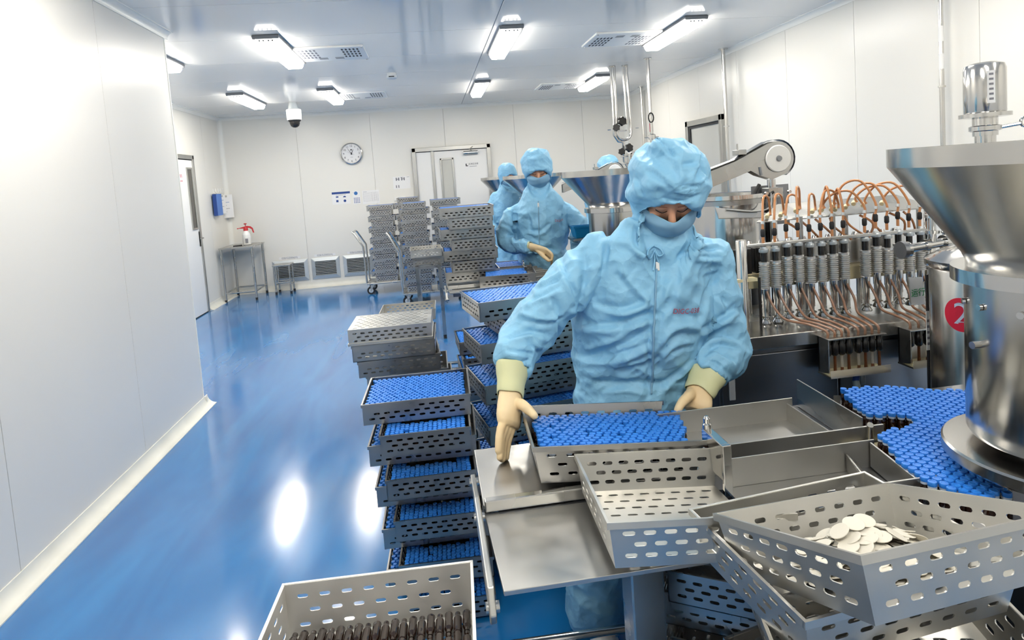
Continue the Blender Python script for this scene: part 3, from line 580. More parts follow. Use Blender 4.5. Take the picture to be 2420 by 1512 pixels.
# far trolley
def cart(x0, x1, y0, y1, zdeck, label, hx, wheel_r=.06, handle_h=.95, hside=-1):
    c = empty('platform_trolley', ((x0+x1)/2, (y0+y1)/2, 0), label=label, cat='trolley'); W, D = (x1-x0)/2, (y1-y0)/2
    MB().box(-W, W, -D, D, zdeck-.025, zdeck).obj('deck', 'steel', c, bevel=.004)
    for sx in (-1, 1):
        for sy in (-1, 1):
            x, y = sx*(W-.07), sy*(D-.05)
            wl_ = MB().lathe([(wheel_r*.55, -.016), (wheel_r*.97, -.016), (wheel_r, -.01), (wheel_r, .01), (wheel_r*.97, .016), (wheel_r*.55, .016)], 28, c=(x-.02, y, wheel_r), mx=mxc).obj('wheel', 'black', c, smooth=40)
            MB().lathe([(.008, -.02), (wheel_r*.56, -.017), (wheel_r*.56, .017), (.008, .02)], 24, c=(x-.02, y, wheel_r), mx=mxc).obj('hub', 'alu', wl_, smooth=40)
            MB().add([(x-.03, y-.024, wheel_r-.01), (x-.008, y-.024, wheel_r-.01), (x+.03, y-.024, zdeck-.03), (x-.02, y-.024, zdeck-.03), (x-.03, y+.024, wheel_r-.01), (x-.008, y+.024, wheel_r-.01), (x+.03, y+.024, zdeck-.03), (x-.02, y+.024, zdeck-.03)], [(0, 1, 2, 3), (4, 5, 6, 7), (2, 3, 7, 6)]).obj('fork', 'steel', wl_)
    s = hside; hy = D-.04
    pts = [(s*W, -hy, zdeck), (s*(W+.01), -hy, zdeck+.55), (s*(W+.13), -hy, handle_h-.02), (s*(W+.15), -hy+.02, handle_h), (s*(W+.15), hy-.02, handle_h), (s*(W+.13), hy, handle_h-.02), (s*(W+.01), hy, zdeck+.55), (s*W, hy, zdeck)]
    MB().tube(pts, .014, 10).obj('push_handle', 'mirror', c, smooth=40)
    return c
cart(-1.05, -.13, 9.46, 9.96, .175, 'steel platform trolley by the back wall with push handle', 0)
stack(-.766, 9.71, .176, 14, 0, 'the stack on the far trolley', seed=3, parts=False, fills='all', pitch=.0822, jx=.016)
stack(-.35, 9.72, .176, 15, 0, 'the half hidden stack on the far trolley', 'B', seed=4, parts=False, fills='all', pitch=.0822)
cart(-.47, .42, 8.34, 8.86, .165, 'steel platform trolley behind the tray stand', 0, handle_h=.98)
stack(-.243, 8.60, .166, 15, 0, 'the left stack on the middle trolley', 'B', seed=5, parts=False, fills='all', pitch=.0795)
stack(.18, 8.53, .166, 15, 0, 'the right stack on the middle trolley', 'A', seed=6, parts=False, pitch=.081, fills='all')
# tray stand
st = empty('tray_stand', (-.085, 6.67, 0), label='tall steel stand carrying two perforated trays', cat='stand')
for sx in (-1, 1):
    for sy in (-1, 1): leg(st, sx*.115, sy*.255, 0, .77, .017, sq=True)
    MB().box(sx*.115-.015, sx*.115+.015, -.255, .255, .20, .23).obj('stretcher', 'steel', st)
for sy in (-1, 1): MB().box(-.115, .115, sy*.255-.015, sy*.255+.015, .74, .77).obj('top_rail', 'steel', st)
for sx in (-1, 1): MB().box(sx*.115-.015, sx*.115+.015, -.255, .255, .74, .77).obj('top_rail', 'steel', st)
tray((-.08, 6.66, .771), PI/2, 'perforated steel tray in shadow, lower one on the stand', parts=False, group='trays on the stand')
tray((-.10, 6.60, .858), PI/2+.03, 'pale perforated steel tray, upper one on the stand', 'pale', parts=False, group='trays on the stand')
# stack beside the second worker (on that worker's table), tray row on the floor side
stack(.25, 4.78, .862, 7, .01, 'the stack left of the second worker', 'A', seed=8, fills='all', pitch=.0795, caps_lod='lo', bshift=(.03, 0))
# small group behind the pale upside-down tray
stack(-.235, 4.73, .0, 8, -.02, 'the low stack behind the upturned tray', 'A', seed=9, pitch=.088, kinds={0: 'pale'}, parts=True)
# pile with the upturned tray
PX, PY = -.247, 3.21
for k in range(10):
    z = .826-(k)*.0835
    if k == 0:
        o = tray((PX, PY, .936), (PI, 0, -.02), 'upturned pale steel tray with its perforated base facing up', 'pale', True, 'trays in the upturned pile')
    elif k < 4: tray((PX+.01*k+(.03 if k == 3 else 0), PY+.02*k, .936-.083*k-.083+(0)), (0, 0, (-.02, .05, 0)[k-1]), 'perforated steel tray, %s from the top under the upturned tray' % ORD[k], 'std', True, 'trays in the upturned pile')
    else: tray((PX+.12, PY+.06, .936-.083*k-.083), (0, 0, PI/2), 'perforated steel tray, %s from the top under the upturned tray' % ORD[k], 'std', True, 'trays in the upturned pile')
# front stack of full trays
stack(-.112, 2.477, .012, 10, -.02, 'the full stack in the aisle', 'A', seed=11, pitch=.0805, fills='all', caps_lod='lo', drift=(.0055, 0), bshift=(.022, -.075), jx=.006, jy=.006, kx=.09, ky=.09)
# nearest stack
stack(-.184, 1.165, .02, 8, -.04, 'the stack nearest the camera', 'A', seed=12, pitch=.0925, kinds={0: 'near'}, jx=.004, jy=.004, bshift=(0, 0))
nmx = Matrix.Translation((-.184, 1.165, .668)) @ Matrix.Rotation(-.04, 4, 'Z')
for i in range(20):
    for j in range(5): MASS['bare'].append((nmx @ Matrix.Translation((-.183+.0192*i, -.122+.0605*j, .0125)) @ Matrix.Rotation(PI/2+(PI if (i+j) % 2 else 0), 4, 'X') @ Matrix.Translation((0, 0, -.029)), 0, 0, 0))
# stacks behind the first worker's elbow
stack(.322, 2.655, .02, 13, .187, 'the stack behind the first worker\'s right elbow', 'A', seed=13, pitch=.0855, fills='all', bshift=(.07, -.02), jx=.006, jy=.006, caps_lod='lo', kx=.07, ky=.11)
stack(.80, 2.98, .02, 12, .06, 'the stack hidden behind the first worker', 'B', seed=14, pitch=.083, fills='all', jx=.008, caps_lod='lo', bshift=(0, -.05))
# low trolley between, its stack partly hidden
cart(.07, .62, 3.72, 4.12, .14, 'low platform trolley under the tray stacks', 0, wheel_r=.05, handle_h=.9, hside=1)
stack(.29, 3.92, .142, 6, .03, 'the stack on the low trolley', 'A', seed=15, pitch=.083, fills='all', parts=True, bshift=(-.03, -.03))
# trays on the second worker's table
for i, (x, y, rz) in enumerate(((.53, 4.90, -.06), (.50, 4.50, -.08))):
    l = (x, y, .85); tray(l, rz, ('long steel tray of vials in front of the second worker, back one', 'long steel tray of vials in front of the second worker, front one')[i], 'std', True, "trays on the second worker's table")
    fill(l, rz, w=.31, seed=30+i)
# stack under the disc tray, and stack under the chute
stack(.665, .885, .02, 12, .13, 'the stack holding the white discs', 'A', seed=16, pitch=.083, kinds={}, jx=.004, jy=.004, skip=(0, 1, 2, 3))
tray((.666, .981, .862), .11, 'perforated steel tray directly beneath the tray of white discs', 'disc', True, 'trays in the stack holding the white discs')
tray((.70, .95, .771), -.25, 'perforated steel tray, third from the top of the stack holding the white discs', 'disc', True, 'trays in the stack holding the white discs')
tray((.69, .90, .684), .2, 'perforated steel tray, fourth from the top of the stack holding the white discs', 'std', True, 'trays in the stack holding the white discs')
stack(.72, 1.44, .02, 9, -.55, 'the stack under the vial chutes', 'A', seed=18, pitch=.082, jx=.01)
# the tray the first worker is holding, the empty tray and the tray of discs
def box_pose(fl, rz, rx, ry, w, d):
    Rm = Matrix.Rotation(rz, 3, 'Z') @ Matrix.Rotation(rx, 3, 'X') @ Matrix.Rotation(ry, 3, 'Y')
    return Vector(fl)+Rm @ Vector((w/2, d/2, 0)), Rm.to_euler()
dg_ = math.radians
HLD = box_pose((.1926, 1.463, .861), dg_(-3.1), dg_(-4.0), dg_(3.5), .428, .342)
tray(HLD[0], tuple(HLD[1]), 'steel tray of blue-capped vials held by the first worker', 'load')
EMP = box_pose((.2663, 1.0567, .8943), dg_(-3.9), dg_(-6.8), dg_(3.0), .347, .386)
tray(EMP[0], tuple(EMP[1]), 'empty perforated steel tray in front of the full tray', 'empty')
DSC = box_pose((.520, .70, 1.004), dg_(12.1), dg_(-17.6), dg_(5.0), .40, .32)
tray(DSC[0], tuple(DSC[1]), 'perforated steel tray holding a pile of white discs', 'disc')
# ---- single vials
def vial_parts(n=14):
    b = MB().lathe([(.0085, 0), (.0092, .001), (.0092, .042), (.0085, .047), (.0062, .051), (.0062, .058)], n).mesh('vial_glass', 'amber', 40)
    c = MB(); c.lathe([(.0078, .054), (.0083, .0545), (.0083, .0595)], n, m=1); c.lathe([(.0084, .0595), (.0087, .0605), (.0087, .0672), (.0081, .0685), (.0056, .0685), (.0052, .0678)], n, m=0)
    c = c.mesh('vial_cap', ['cap', 'collar'], 40); return b, c
VB, VC = vial_parts()
def vial(mx, label, group):
    o = link('vial', VB); o.matrix_world = mx; tag(o, label, 'vial', group); c = link('cap', VC, o); return o
hmx = Matrix.Translation(HLD[0]) @ HLD[1].to_matrix().to_4x4(); nvi = 0
for x, y in vial_grid(.53, .30, .0099, 77, .0022, .02):
    x += .0725
    if x > .178+.085*(y+.15)/.3: continue
    if y < -.11:
        m_ = hmx @ Matrix.Translation((x, y, .008)); vial(m_, 'blue-capped amber vial in the front rows of the tray the first worker holds', 'vials in the front rows of the held tray'); nvi += 1
    else: MASS['hi'].append((hmx, x, y, .008))
# vials crowding the conveyor at the right
REG = [(1.19, 1.735), (1.32, 1.70), (1.50, 1.60), (1.62, 1.50), (1.62, 1.30), (1.25, 1.30), (1.22, 1.20), (1.12, 1.10), (1.05, 1.085), (1.005, 1.165), (1.00, 1.235), (1.03, 1.30), (1.05, 1.345), (1.055, 1.41), (1.10, 1.435), (1.17, 1.435), (1.225, 1.455), (1.215, 1.49), (1.18, 1.51), (1.12, 1.535), (1.145, 1.60), (1.165, 1.66)]
def inside(x, y, P):
    r = False; j = len(P)-1
    for i in range(len(P)):
        if (P[i][1] > y) != (P[j][1] > y) and x < (P[j][0]-P[i][0])*(y-P[i][1])/(P[j][1]-P[i][1])+P[i][0]: r = not r
        j = i
    return r
rv = random.Random(5); CONV = .833; pitch_ = .0212; cand = []
for j in range(-40, 60):
    for i in range(-40, 60):
        u, v = i*pitch_+(pitch_/2 if j % 2 else 0), j*pitch_*.866; a = -.62; x = 1.2+u*math.cos(a)-v*math.sin(a); y = 1.4+u*math.sin(a)+v*math.cos(a)
        if inside(x, y, REG): cand.append((x+rv.uniform(-.0008, .0008), y+rv.uniform(-.0008, .0008)))
cand.sort(key=lambda p: p[0]**2+p[1]**2)
for k, (x, y) in enumerate(cand):
    m_ = Matrix.Translation((x, y, CONV)) @ Matrix.Rotation(rv.uniform(0, 6), 4, 'Z') @ Matrix.Scale(1.06, 4)
    if nvi < 300: vial(m_, 'blue-capped amber vial standing in the crowd on the conveyor', 'vials crowding the conveyor'); nvi += 1
    else: MASS['hi'].append((m_, 0, 0, 0))
def mass_build():
    vs, fs, ms = [], [], []
    for lod, n in (('hi', 12), ('lo', 8), ('bare', 12)):
        cs = [(math.cos(2*PI*j/n), math.sin(2*PI*j/n)) for j in range(n)]
        prof = [(.0092, .0), (.0092, .044), (.0064, .052), (.0080, .0545), (.0086, .0605), (.0086, .0672), (.0079, .0685)] if lod == 'hi' else [(.009, .02), (.009, .046), (.0082, .056), (.0085, .067), (.0076, .0685)]
        if lod == 'bare': prof = [(.0062, 0), (.0062, .008), (.0092, .016), (.0092, .057), (.0082, .0585)]
        mi = [0, 0, 0, 1, 1, 1] if lod == 'hi' else [0, 0, 1, 1]
        base = np.array([(r*c, r*s, z) for r, z in prof for c, s in cs]); k = len(prof)
        bf = [(i*n+j, i*n+(j+1) % n, (i+1)*n+(j+1) % n, (i+1)*n+j) for i in range(k-1) for j in range(n)]+[tuple((k-1)*n+j for j in range(n))]
        bm_ = [mi[i] for i in range(k-1) for j in range(n)]+[1]
        if lod == 'bare': bm_ = [0]*len(bm_)
        for mx, x, y, z in MASS[lod]:
            R3 = np.array(mx.to_3x3()); p = base+np.array((x, y, z)); q = p @ R3.T+np.array(mx.translation); o = len(vs); vs.extend(map(tuple, q)); fs.extend([tuple(i+o for i in f) for f in bf]); ms.extend(bm_)
    me = bpy.data.meshes.new('vials'); me.from_pydata(vs, [], fs); me.materials.append(M['amber']); me.materials.append(M['cap']); me.polygons.foreach_set('material_index', ms); me.update()
    o = link('vials', me); tag(o, 'mass of blue-capped amber vials packed in the steel trays', 'vials', kind='stuff')
    print('MASS vials', len(MASS['hi']), len(MASS['lo']), 'single', nvi, 'conveyor', len(cand))
mass_build()
# ---- white discs piled in the disc tray
dmx = Matrix.Translation(DSC[0]) @ DSC[1].to_matrix().to_4x4(); DM = MB().lathe([(.016, 0), (.017, .0004), (.017, .0012), (.016, .0016)], 28).mesh('white_disc', 'disc')
rd = random.Random(21); heap = []
for L in range(8):
    f = 1-L/8.6; rx, ry = .165*f, .112*f; s = .0255; n = int(rx/s)+1
    for i in range(-n, n+1):
        for j in range(-n, n+1):
            x, y = i*s+(s/2 if j % 2 else 0)+rd.uniform(-.009, .009), j*s*.9+rd.uniform(-.009, .009)
            if (x/rx)**2+(y/ry)**2 > 1 or rd.random() < .12: continue
            tl = .04 if L == 0 else rd.choice([.12, .22, .32, .45, .6]); az = math.atan2(y, x)+PI/2+rd.uniform(-.9, .9)
            o = link('white_disc', DM); o.matrix_world = dmx @ Matrix.Translation((x-.012, y+.028, .008+L*.0088+.006*math.sin(tl)+rd.uniform(0, .003))) @ Matrix.Rotation(az, 4, 'Z') @ Matrix.Rotation(tl, 4, 'X')
            tag(o, 'round white disc in the pile in the nearest right tray', 'disc', 'white discs piled in the tray'); heap.append(o)
print('DISCS', len(heap))
# ================================================================== work tables, chutes, conveyor and filling line
def feed_table(oy, label, detail=True):
    # oy = offset along the line; plates, ridge, side bar and column; the chutes run to the conveyor on the right
    t = empty('unloading_table', (.3, 1.45+oy, 0), label=label, cat='table'); X, Y = -.3, -1.45
    P = lambda x, y, z: (x+X, y+Y, z)
    MB().box(.065+X, .66+X, 1.465+Y, 1.785+Y, .82, .83).obj('upper_plate', 'plate', t, bevel=.002)
    lp = MB(); lp.add([P(.066, 1.455, .806), P(.50, 1.455, .806), P(.50, 1.098, .85), P(.074, 1.098, .85), P(.066, 1.455, .816), P(.50, 1.455, .816), P(.50, 1.098, .86), P(.074, 1.098, .86)], [(0, 1, 2, 3), (4, 5, 6, 7), (0, 1, 5, 4), (1, 2, 6, 5), (2, 3, 7, 6), (3, 0, 4, 7)])
    lp.obj('lower_plate', 'plate', t, bevel=.0015)
    MB().box(.068+X, .60+X, 1.448+Y, 1.47+Y, .82, .848).obj('ridge_bar', 'steel', t, bevel=.003)
    sb = MB(); sb.prism([(1.66+Y, .80), (1.66+Y, .818), (1.48+Y, .845), (1.12+Y, .858), (1.095+Y, .815), (1.11+Y, .79), (1.45+Y, .79)], 'x', .045+X, .058+X); sb.obj('side_bar', 'frame', t, bevel=.003)
    for y in (1.13, 1.45, 1.63): MB().cyl(P(.04, y, .81), P(.066, y, .81), .011, n=12).obj('pivot_bolt', 'steel', t, smooth=40)
    MB().box(.363+X, .437+X, 1.26+Y, 1.34+Y, .03, .82).obj('column', 'steel', t, bevel=.004)
    MB().box(.1+X, .55+X, 1.3+Y, 1.6+Y, .79, .818).obj('support_frame', 'darksteel', t)
    MB().box(.2+X, .6+X, 1.2+Y, 1.4+Y, 0, .03).obj('foot_plate', 'steel', t, bevel=.003)
    for z, y in ((.15, 1.87), (.115, 1.81), (.08, 1.75)): MB().tube([P(-.02, y, z), P(.9, y-.03, z)], .014, 10).obj('foot_rail', 'mirror', t, smooth=40)
    for x in (-.01, .88): MB().box(x-.02+X, x+.02+X, 1.72+Y, 1.90+Y, 0, .17).obj('rail_foot', 'black', t, bevel=.004)
    c = empty('vial_chute', (.85, 1.45+oy, .8), label='pair of open steel chutes leading to %s' % ('the near conveyor' if detail else 'the far conveyor'), cat='chute')
    X, Y, Z = -.85, -1.45, -.8; zt, zf = .90+Z, .835+Z
    Q = lambda mb, x0, x1, y0, y1, z0, z1: mb.box(x0+X, x1+X, y0+Y, y1+Y, z0, z1)
    Q(MB(), .62, 1.06, 1.475, 1.71, zf-.006, zf).obj('chute_floor', 'plate', c); Q(MB(), .65, 1.02, 1.205, 1.392, zf-.012, zf-.006).obj('chute_floor', 'plate', c)
    Q(MB(), .60, 1.02, 1.709, 1.713, zf-.03, zt).obj('chute_wall', 'plate', c, bevel=.001); Q(MB(), .62, 1.13, 1.468, 1.474, zf-.03, zt).obj('chute_wall', 'plate', c, bevel=.001)
    Q(MB(), .652, 1.045, 1.393, 1.397, zf-.03, zt+.001).obj('chute_wall', 'plate', c, bevel=.001); Q(MB(), .652, 1.06, 1.20, 1.205, zf-.03, zt).obj('chute_wall', 'steel', c, bevel=.001)
    Q(MB(), .62, 1.10, 1.397, 1.468, zf-.05, zf-.01).obj('crossbeam', 'darksteel', c)
    for pts, h in ((((1.00, 1.71), (.995, 1.475)), .05), (((1.09, 1.80), (1.075, 1.48)), .085), (((.965, 1.39), (.91, 1.21)), .04), (((1.03, 1.39), (1.0, 1.205)), .062)):
        (xa, ya), (xb, yb) = pts; MB().add([(xa+X, ya+Y, zf), (xb+X, yb+Y, zf), (xb+X, yb+Y, zf+h), (xa+X, ya+Y, zf+h), (xa+.005+X, ya+Y, zf), (xb+.005+X, yb+Y, zf), (xb+.005+X, yb+Y, zf+h), (xa+.005+X, ya+Y, zf+h)], [(0, 1, 2, 3), (4, 5, 6, 7), (3, 2, 6, 7), (0, 3, 7, 4), (1, 2, 6, 5)]).obj('gate_plate', 'steel', c, bevel=.001)
    MB().add([(.965+X, 1.39+Y, zf+.041), (.91+X, 1.24+Y, zf+.041), (.935+X, 1.24+Y, zf+.022), (.99+X, 1.39+Y, zf+.022)], [(0, 1, 2, 3), (3, 2, 1, 0)]).obj('gate_lip', 'traylight', c, recalc=False)
    # stop post with bolt and flat arm
    p = Q(MB(), .628, .65, 1.36, 1.47, .865+Z, .955+Z).obj('stop_bracket', 'mirror', c, bevel=.003)
    Q(MB(), .628, .65, 1.352, 1.362, .83+Z, .955+Z).obj('stop_bracket', 'mirror', c, bevel=.002)
    MB().lathe([(.011, .955+Z), (.011, .967+Z), (.008, .97+Z), (.009, .982+Z), (.004, .988+Z)], 12, c=(.637+X, 1.455+Y, 0)).obj('stop_bolt', 'mirror', c, smooth=40)
    Q(MB(), .65, .80, 1.403, 1.412, .855+Z, .885+Z).obj('flat_arm', 'steel', c, bevel=.001)
    for x in (.96, 1.02): Q(MB(), x-.02, x+.02, 1.41, 1.46, -.8, zf-.05).obj('leg', 'darksteel', c)
    return t
feed_table(0, 'worn steel unloading table in front of the first worker')
feed_table(3.13, 'steel unloading table in front of the second worker', False)
# conveyor deck under the vials
cd = empty('conveyor_table', (1.35, 1.35, 0), label='steel accumulation table under the crowd of vials', cat='table')
MB().box(-.36, .36, -.42, .46, .822, .832).obj('deck', 'darksteel', cd); MB().box(-.25, .34, -.35, .40, .05, .82).obj('cabinet', 'darksteel', cd, bevel=.005)
MB().add([(-.345, -.16, .81), (-.24, -.30, .81), (-.24, -.30, .862), (-.345, -.16, .862)], [(0, 1, 2, 3), (3, 2, 1, 0)]).obj('guide_rail', 'steel', cd, recalc=False)
MB().tube([(-.27, .105, .83), (-.27, .105, .905), (-.272, .10, .912)], .008, 10).obj('guide_pin', 'steel', cd, smooth=40)
MB().box(-.33, -.15, .095, .112, .832, .858).obj('guide_bar', 'cream', cd, bevel=.002)
MB().add([(-.17, .40, .832), (.30, .22, .832), (.30, .22, .875), (-.17, .40, .875)], [(0, 1, 2, 3), (3, 2, 1, 0)]).obj('guide_rail', 'plate', cd, recalc=False)
MB().box(-.30, -.06, -.41, -.38, .80, .872).obj('front_guard', 'steel', cd, bevel=.002); MB().box(-.32, -.3, -.33, -.24, .83, .865).obj('guide_block', 'white', cd)
# ---- hoppers
def hopper(x, y, s, label, full=True):
    h = empty('vial_hopper', (x, y, .94), label=label, cat='hopper')
    z = lambda a: a-.94
    R = .305*s
    MB().lathe([(R-.003, z(1.618)), (R, z(1.618)), (R, z(1.578)), (R-.006, z(1.57)), (.17, z(1.385)), (.162, z(1.368)), (.162, z(1.355))], 64, caps=False).obj('funnel', 'hopper', h, smooth=35)
    MB().lathe([(R-.004, z(1.616)), (R-.006, z(1.575)), (.166, z(1.385)), (.15, z(1.36)), (.01, z(1.36))], 64, caps=False).obj('funnel_inside', 'hopper', h, smooth=35)
    MB().lathe([(.165, z(1.357)), (.19, z(1.357)), (.19, z(1.328)), (.168, z(1.324))], 56).obj('clamp_ring', 'mirror', h, smooth=35)
    MB().lathe([(.165, z(1.33)), (.165, z(1.0)), (.16, z(.99)), (.10, z(.985)), (.1, z(.955))], 56).obj('drum', 'hopper', h, smooth=35)
    MB().lathe([(.05, z(.972)), (.208, z(.970)), (.212, z(.966)), (.212, z(.945)), (.208, z(.94))], 64).obj('base_disc', 'hopper', h, smooth=35)
    if full:
        for a in (2.6, 3.0, 3.5): MB().cyl((.166*math.cos(a), .166*math.sin(a), z(1.28)), (.172*math.cos(a), .172*math.sin(a), z(1.28)), .007, n=10).obj('rivet', 'mirror', h, smooth=40)
        MB().cyl((-.18, .03, z(1.2)), (-.16, .03, z(1.2)), .008, n=10).obj('bolt', 'mirror', h, smooth=40); MB().lathe([(.012, z(.972)), (.012, z(.985))], 12, c=(-.13, -.09, 0)).obj('bolt', 'mirror', h, smooth=40)
        MB().lathe([(.006, z(1.618)), (.008, z(1.63)), (.004, z(1.64))], 10, c=(-.02, -R+.02, 0)).obj('bolt', 'mirror', h, smooth=40)
    else:
        MB().lathe([(.15, z(.94)), (.15, z(.05))], 32).obj('pedestal', 'darksteel', h, smooth=40)
    return h
hopper(1.27, 1.12, 1.0, 'large steel funnel hopper at the right edge of the picture')
hopper(1.235, 4.22, 1.1, 'steel funnel hopper behind the first worker\'s shoulder', False)
hopper(1.22, 7.35, 1.2, 'steel funnel hopper just behind the second worker', False)
hopper(1.12, 9.55, 1.15, 'farthest steel funnel hopper left of the third worker', False)
# ---- tank number 2 with motor
tk = empty('mixing_tank', (1.863, 1.9, 0), label='steel mixing tank with red circled number 2', cat='tank')
MB().lathe([(.16, .0), (.168, .02), (.168, 1.19), (.163, 1.2)], 48).obj('shell', 'hopper', tk, smooth=35)
MB().lathe([(.178, 1.2), (.181, 1.205), (.181, 1.225), (.14, 1.25), (.07, 1.28), (.06, 1.3)], 48).obj('lid', 'mirror', tk, smooth=35)
MB().lathe([(.03, 1.29), (.03, 1.66)], 16).obj('motor_shaft', 'mirror', tk, smooth=35)
mo = MB().lathe([(.058, 1.715), (.06, 1.72), (.06, 1.86), (.055, 1.875), (.035, 1.882)], 32).obj('motor', 'mirror', tk, smooth=35)
MB().lathe([(.036, 1.64), (.036, 1.7), (.034, 1.72)], 24).obj('motor_neck', 'mirror', tk, smooth=35); MB().lathe([(.05, 1.70), (.074, 1.702), (.074, 1.715), (.05, 1.717)], 28).obj('motor_flange', 'mirror', tk, smooth=35)
MB().lathe([(.04, 1.655), (.046, 1.658), (.046, 1.672), (.04, 1.675)], 24).obj('clamp_ring', 'mirror', tk, smooth=35)
MB().tube([(.03, -.03, 1.665), (.085, -.045, 1.672)], .006, 8).obj('clamp_bolt', 'mirror', tk, smooth=40); MB().tube([(.1+.014*math.cos(a), -.047, 1.677+.014*math.sin(a)) for a in [i*2*PI/12 for i in range(12)]], .005, 8, closed=True).obj('wing_nut', 'mirror', tk, smooth=40)
a0 = 4.05; MB().add([(.0612*math.cos(a0+k*.12), .0612*math.sin(a0+k*.12), z) for z in (1.745, 1.85) for k in range(4)], [(0, 1, 5, 4), (1, 2, 6, 5), (2, 3, 7, 6)]).obj('nameplate', 'paper', mo, recalc=False)
for k in range(6): MB().add([(.0618*math.cos(a0+u), .0618*math.sin(a0+u), 1.755+k*.016+v) for u, v in ((.08, 0), (.28, 0), (.28, .007), (.08, .007))], [(0, 1, 2, 3)]).obj('nameplate_print', 'greyink', mo, recalc=False)
# red circle with a 2 wrapped on the shell, facing the camera
ca = math.atan2(-1.9, -1.863)-.42; cz = 1.055; Rr = .1695
def on_shell(u, v, d=0): a = ca+u/Rr; return ((Rr+d)*math.cos(a), (Rr+d)*math.sin(a), cz+v)
n = 40; bd = MB(); rings = [[on_shell(rr*math.cos(2*PI*k/n), rr*math.sin(2*PI*k/n)) for k in range(n)] for rr in (.0001, .02, .04, .057)]
bd.add([p for r_ in rings for p in r_], [(i*n+k, i*n+(k+1) % n, (i+1)*n+(k+1) % n, (i+1)*n+k) for i in range(3) for k in range(n)])
bdg = bd.obj('number_badge', mat('red_badge', srgb(205, 30, 60), .45), tk, recalc=False)
nm = text('number', '2', .105, Matrix.Identity(4), 'collar', bdg, 0); 
for v in nm.data.vertices: v.co = on_shell(v.co.x, v.co.y, .0012)
# valve cluster by the tank
va = empty('valve_cluster', (1.86, 2.13, 1.25), label='cluster of steel clamp valves beside the mixing tank', cat='valve')
MB().tube([(-.10, 0, -.01), (.12, 0, .01)], .017, 14).obj('pipe', 'mirror', va, smooth=40); MB().tube([(0, 0, 0), (0, 0, .14)], .013, 12).obj('pipe', 'mirror', va, smooth=40); MB().tube([(.06, 0, 0), (.06, -.02, -.10), (.08, -.02, -.16)], .02, 12).obj('pipe', 'mirror', va, smooth=40)
for c, r, ax in (((-.11, 0, -.012), .03, 'x'), ((-.03, 0, -.003), .024, 'x'), ((.05, 0, .003), .028, 'x')): MB().cyl((c[0]-.008, c[1], c[2]), (c[0]+.008, c[1], c[2]), r, n=20).obj('clamp', 'mirror', va, smooth=40)
MB().cyl((-.135, -.0, -.012), (-.118, 0, -.012), .033, n=20).obj('end_cap', 'darksteel', va, smooth=40)
for z in (.04, .10): MB().cyl((0, 0, z), (0, 0, z+.012), .024, n=18).obj('clamp', 'mirror', va, smooth=40); MB().tube([(.02, -.02, z+.006), (.06, -.03, z+.006)], .005, 8).obj('clamp_bolt', 'mirror', va, smooth=40)
MB().lathe([(.03, -.14), (.035, -.13), (.035, -.09), (.02, -.08)], 18, c=(.07, -.02, 0)).obj('valve_body', 'mirror', va, smooth=40)
MB().lathe([(.025, .13), (.025, .16), (.02, .17)], 18, c=(0, 0, 0)).obj('cap_nut', 'mirror', va, smooth=40); MB().tube([(.10, -.05, .03), (.16, -.10, .02)], .012, 10).obj('valve_lever', 'blackgloss', va, smooth=40)
# ---- filling machine
fmz = .93; fm_ = empty('filling_machine', (1.7, 2.6, 0), label='filling machine with a row of spring pumps and amber hoses', cat='machine'); OX, OY = -1.7, -2.6
FB = lambda mb, x0, x1, y0, y1, z0, z1: mb.box(x0+OX, x1+OX, y0+OY, y1+OY, z0, z1)
FP = lambda x, y, z: Vector((x+OX, y+OY, z))
FB(MB(), 1.02, 2.5, 2.25, 2.76, fmz-.01, fmz).obj('deck', 'steel', fm_, bevel=.002); FB(MB(), 1.02, 2.5, 2.243, 2.25, fmz-.05, fmz+.001).obj('deck_lip', 'steel', fm_, bevel=.002)
FB(MB(), 1.06, 2.46, 2.29, 2.74, .12, fmz-.01).obj('cabinet', 'darksteel', fm_, bevel=.004)
for x0, x1 in ((1.07, 1.56), (1.57, 2.02), (2.03, 2.44)):
    d = FB(MB(), x0, x1, 2.28, 2.29, .16, .85).obj('cabinet_door', 'darksteel', fm_, bevel=.003)
for x in (1.108, 1.664):
    MB().box(x-.013+OX, x+.013+OX, 2.272+OY, 2.28+OY, .68, .775).obj('door_handle', 'grey', fm_, bevel=.008); 
for x in (1.06, 2.44):
    for y in (2.32, 2.7): MB().cyl(FP(x, y, 0), FP(x, y, .12), .02, n=12).obj('machine_foot', 'black', fm_)
PXS = [1.342+.0513*k for k in range(8)]+[1.342+.0513*(k+.9) for k in range(8, 14)]; PYY = 2.42
# post and rail
for x, zt_ in ((1.245, 1.29), (2.10, 1.35)): MB().lathe([(.022, fmz), (.022, zt_-.004), (.019, zt_)], 20, c=FP(x, PYY, 0)).obj('post', 'mirror', fm_, smooth=40)
for x in (1.70, 1.55): MB().cyl(FP(x, PYY+.06, fmz), FP(x, PYY+.06, 1.36), .007, n=10).obj('rod', 'steel', fm_, smooth=40)
FB(MB(), 1.24, 2.11, PYY-.013, PYY+.013, 1.258, 1.270).obj('rail', 'steel', fm_, bevel=.002)
rk = MB(); rk.add([FP(1.36, 2.50, 1.345), FP(2.2, 2.50, 1.345), FP(2.14, 2.66, 1.40), FP(1.55, 2.66, 1.40), FP(1.36, 2.50, 1.351), FP(2.2, 2.50, 1.351), FP(2.14, 2.66, 1.406), FP(1.55, 2.66, 1.406)], [(0, 1, 2, 3), (4, 5, 6, 7), (0, 1, 5, 4), (1, 2, 6, 5), (2, 3, 7, 6), (3, 0, 4, 7)])
rack = rk.obj('hose_rack', 'steel', fm_, bevel=.001)
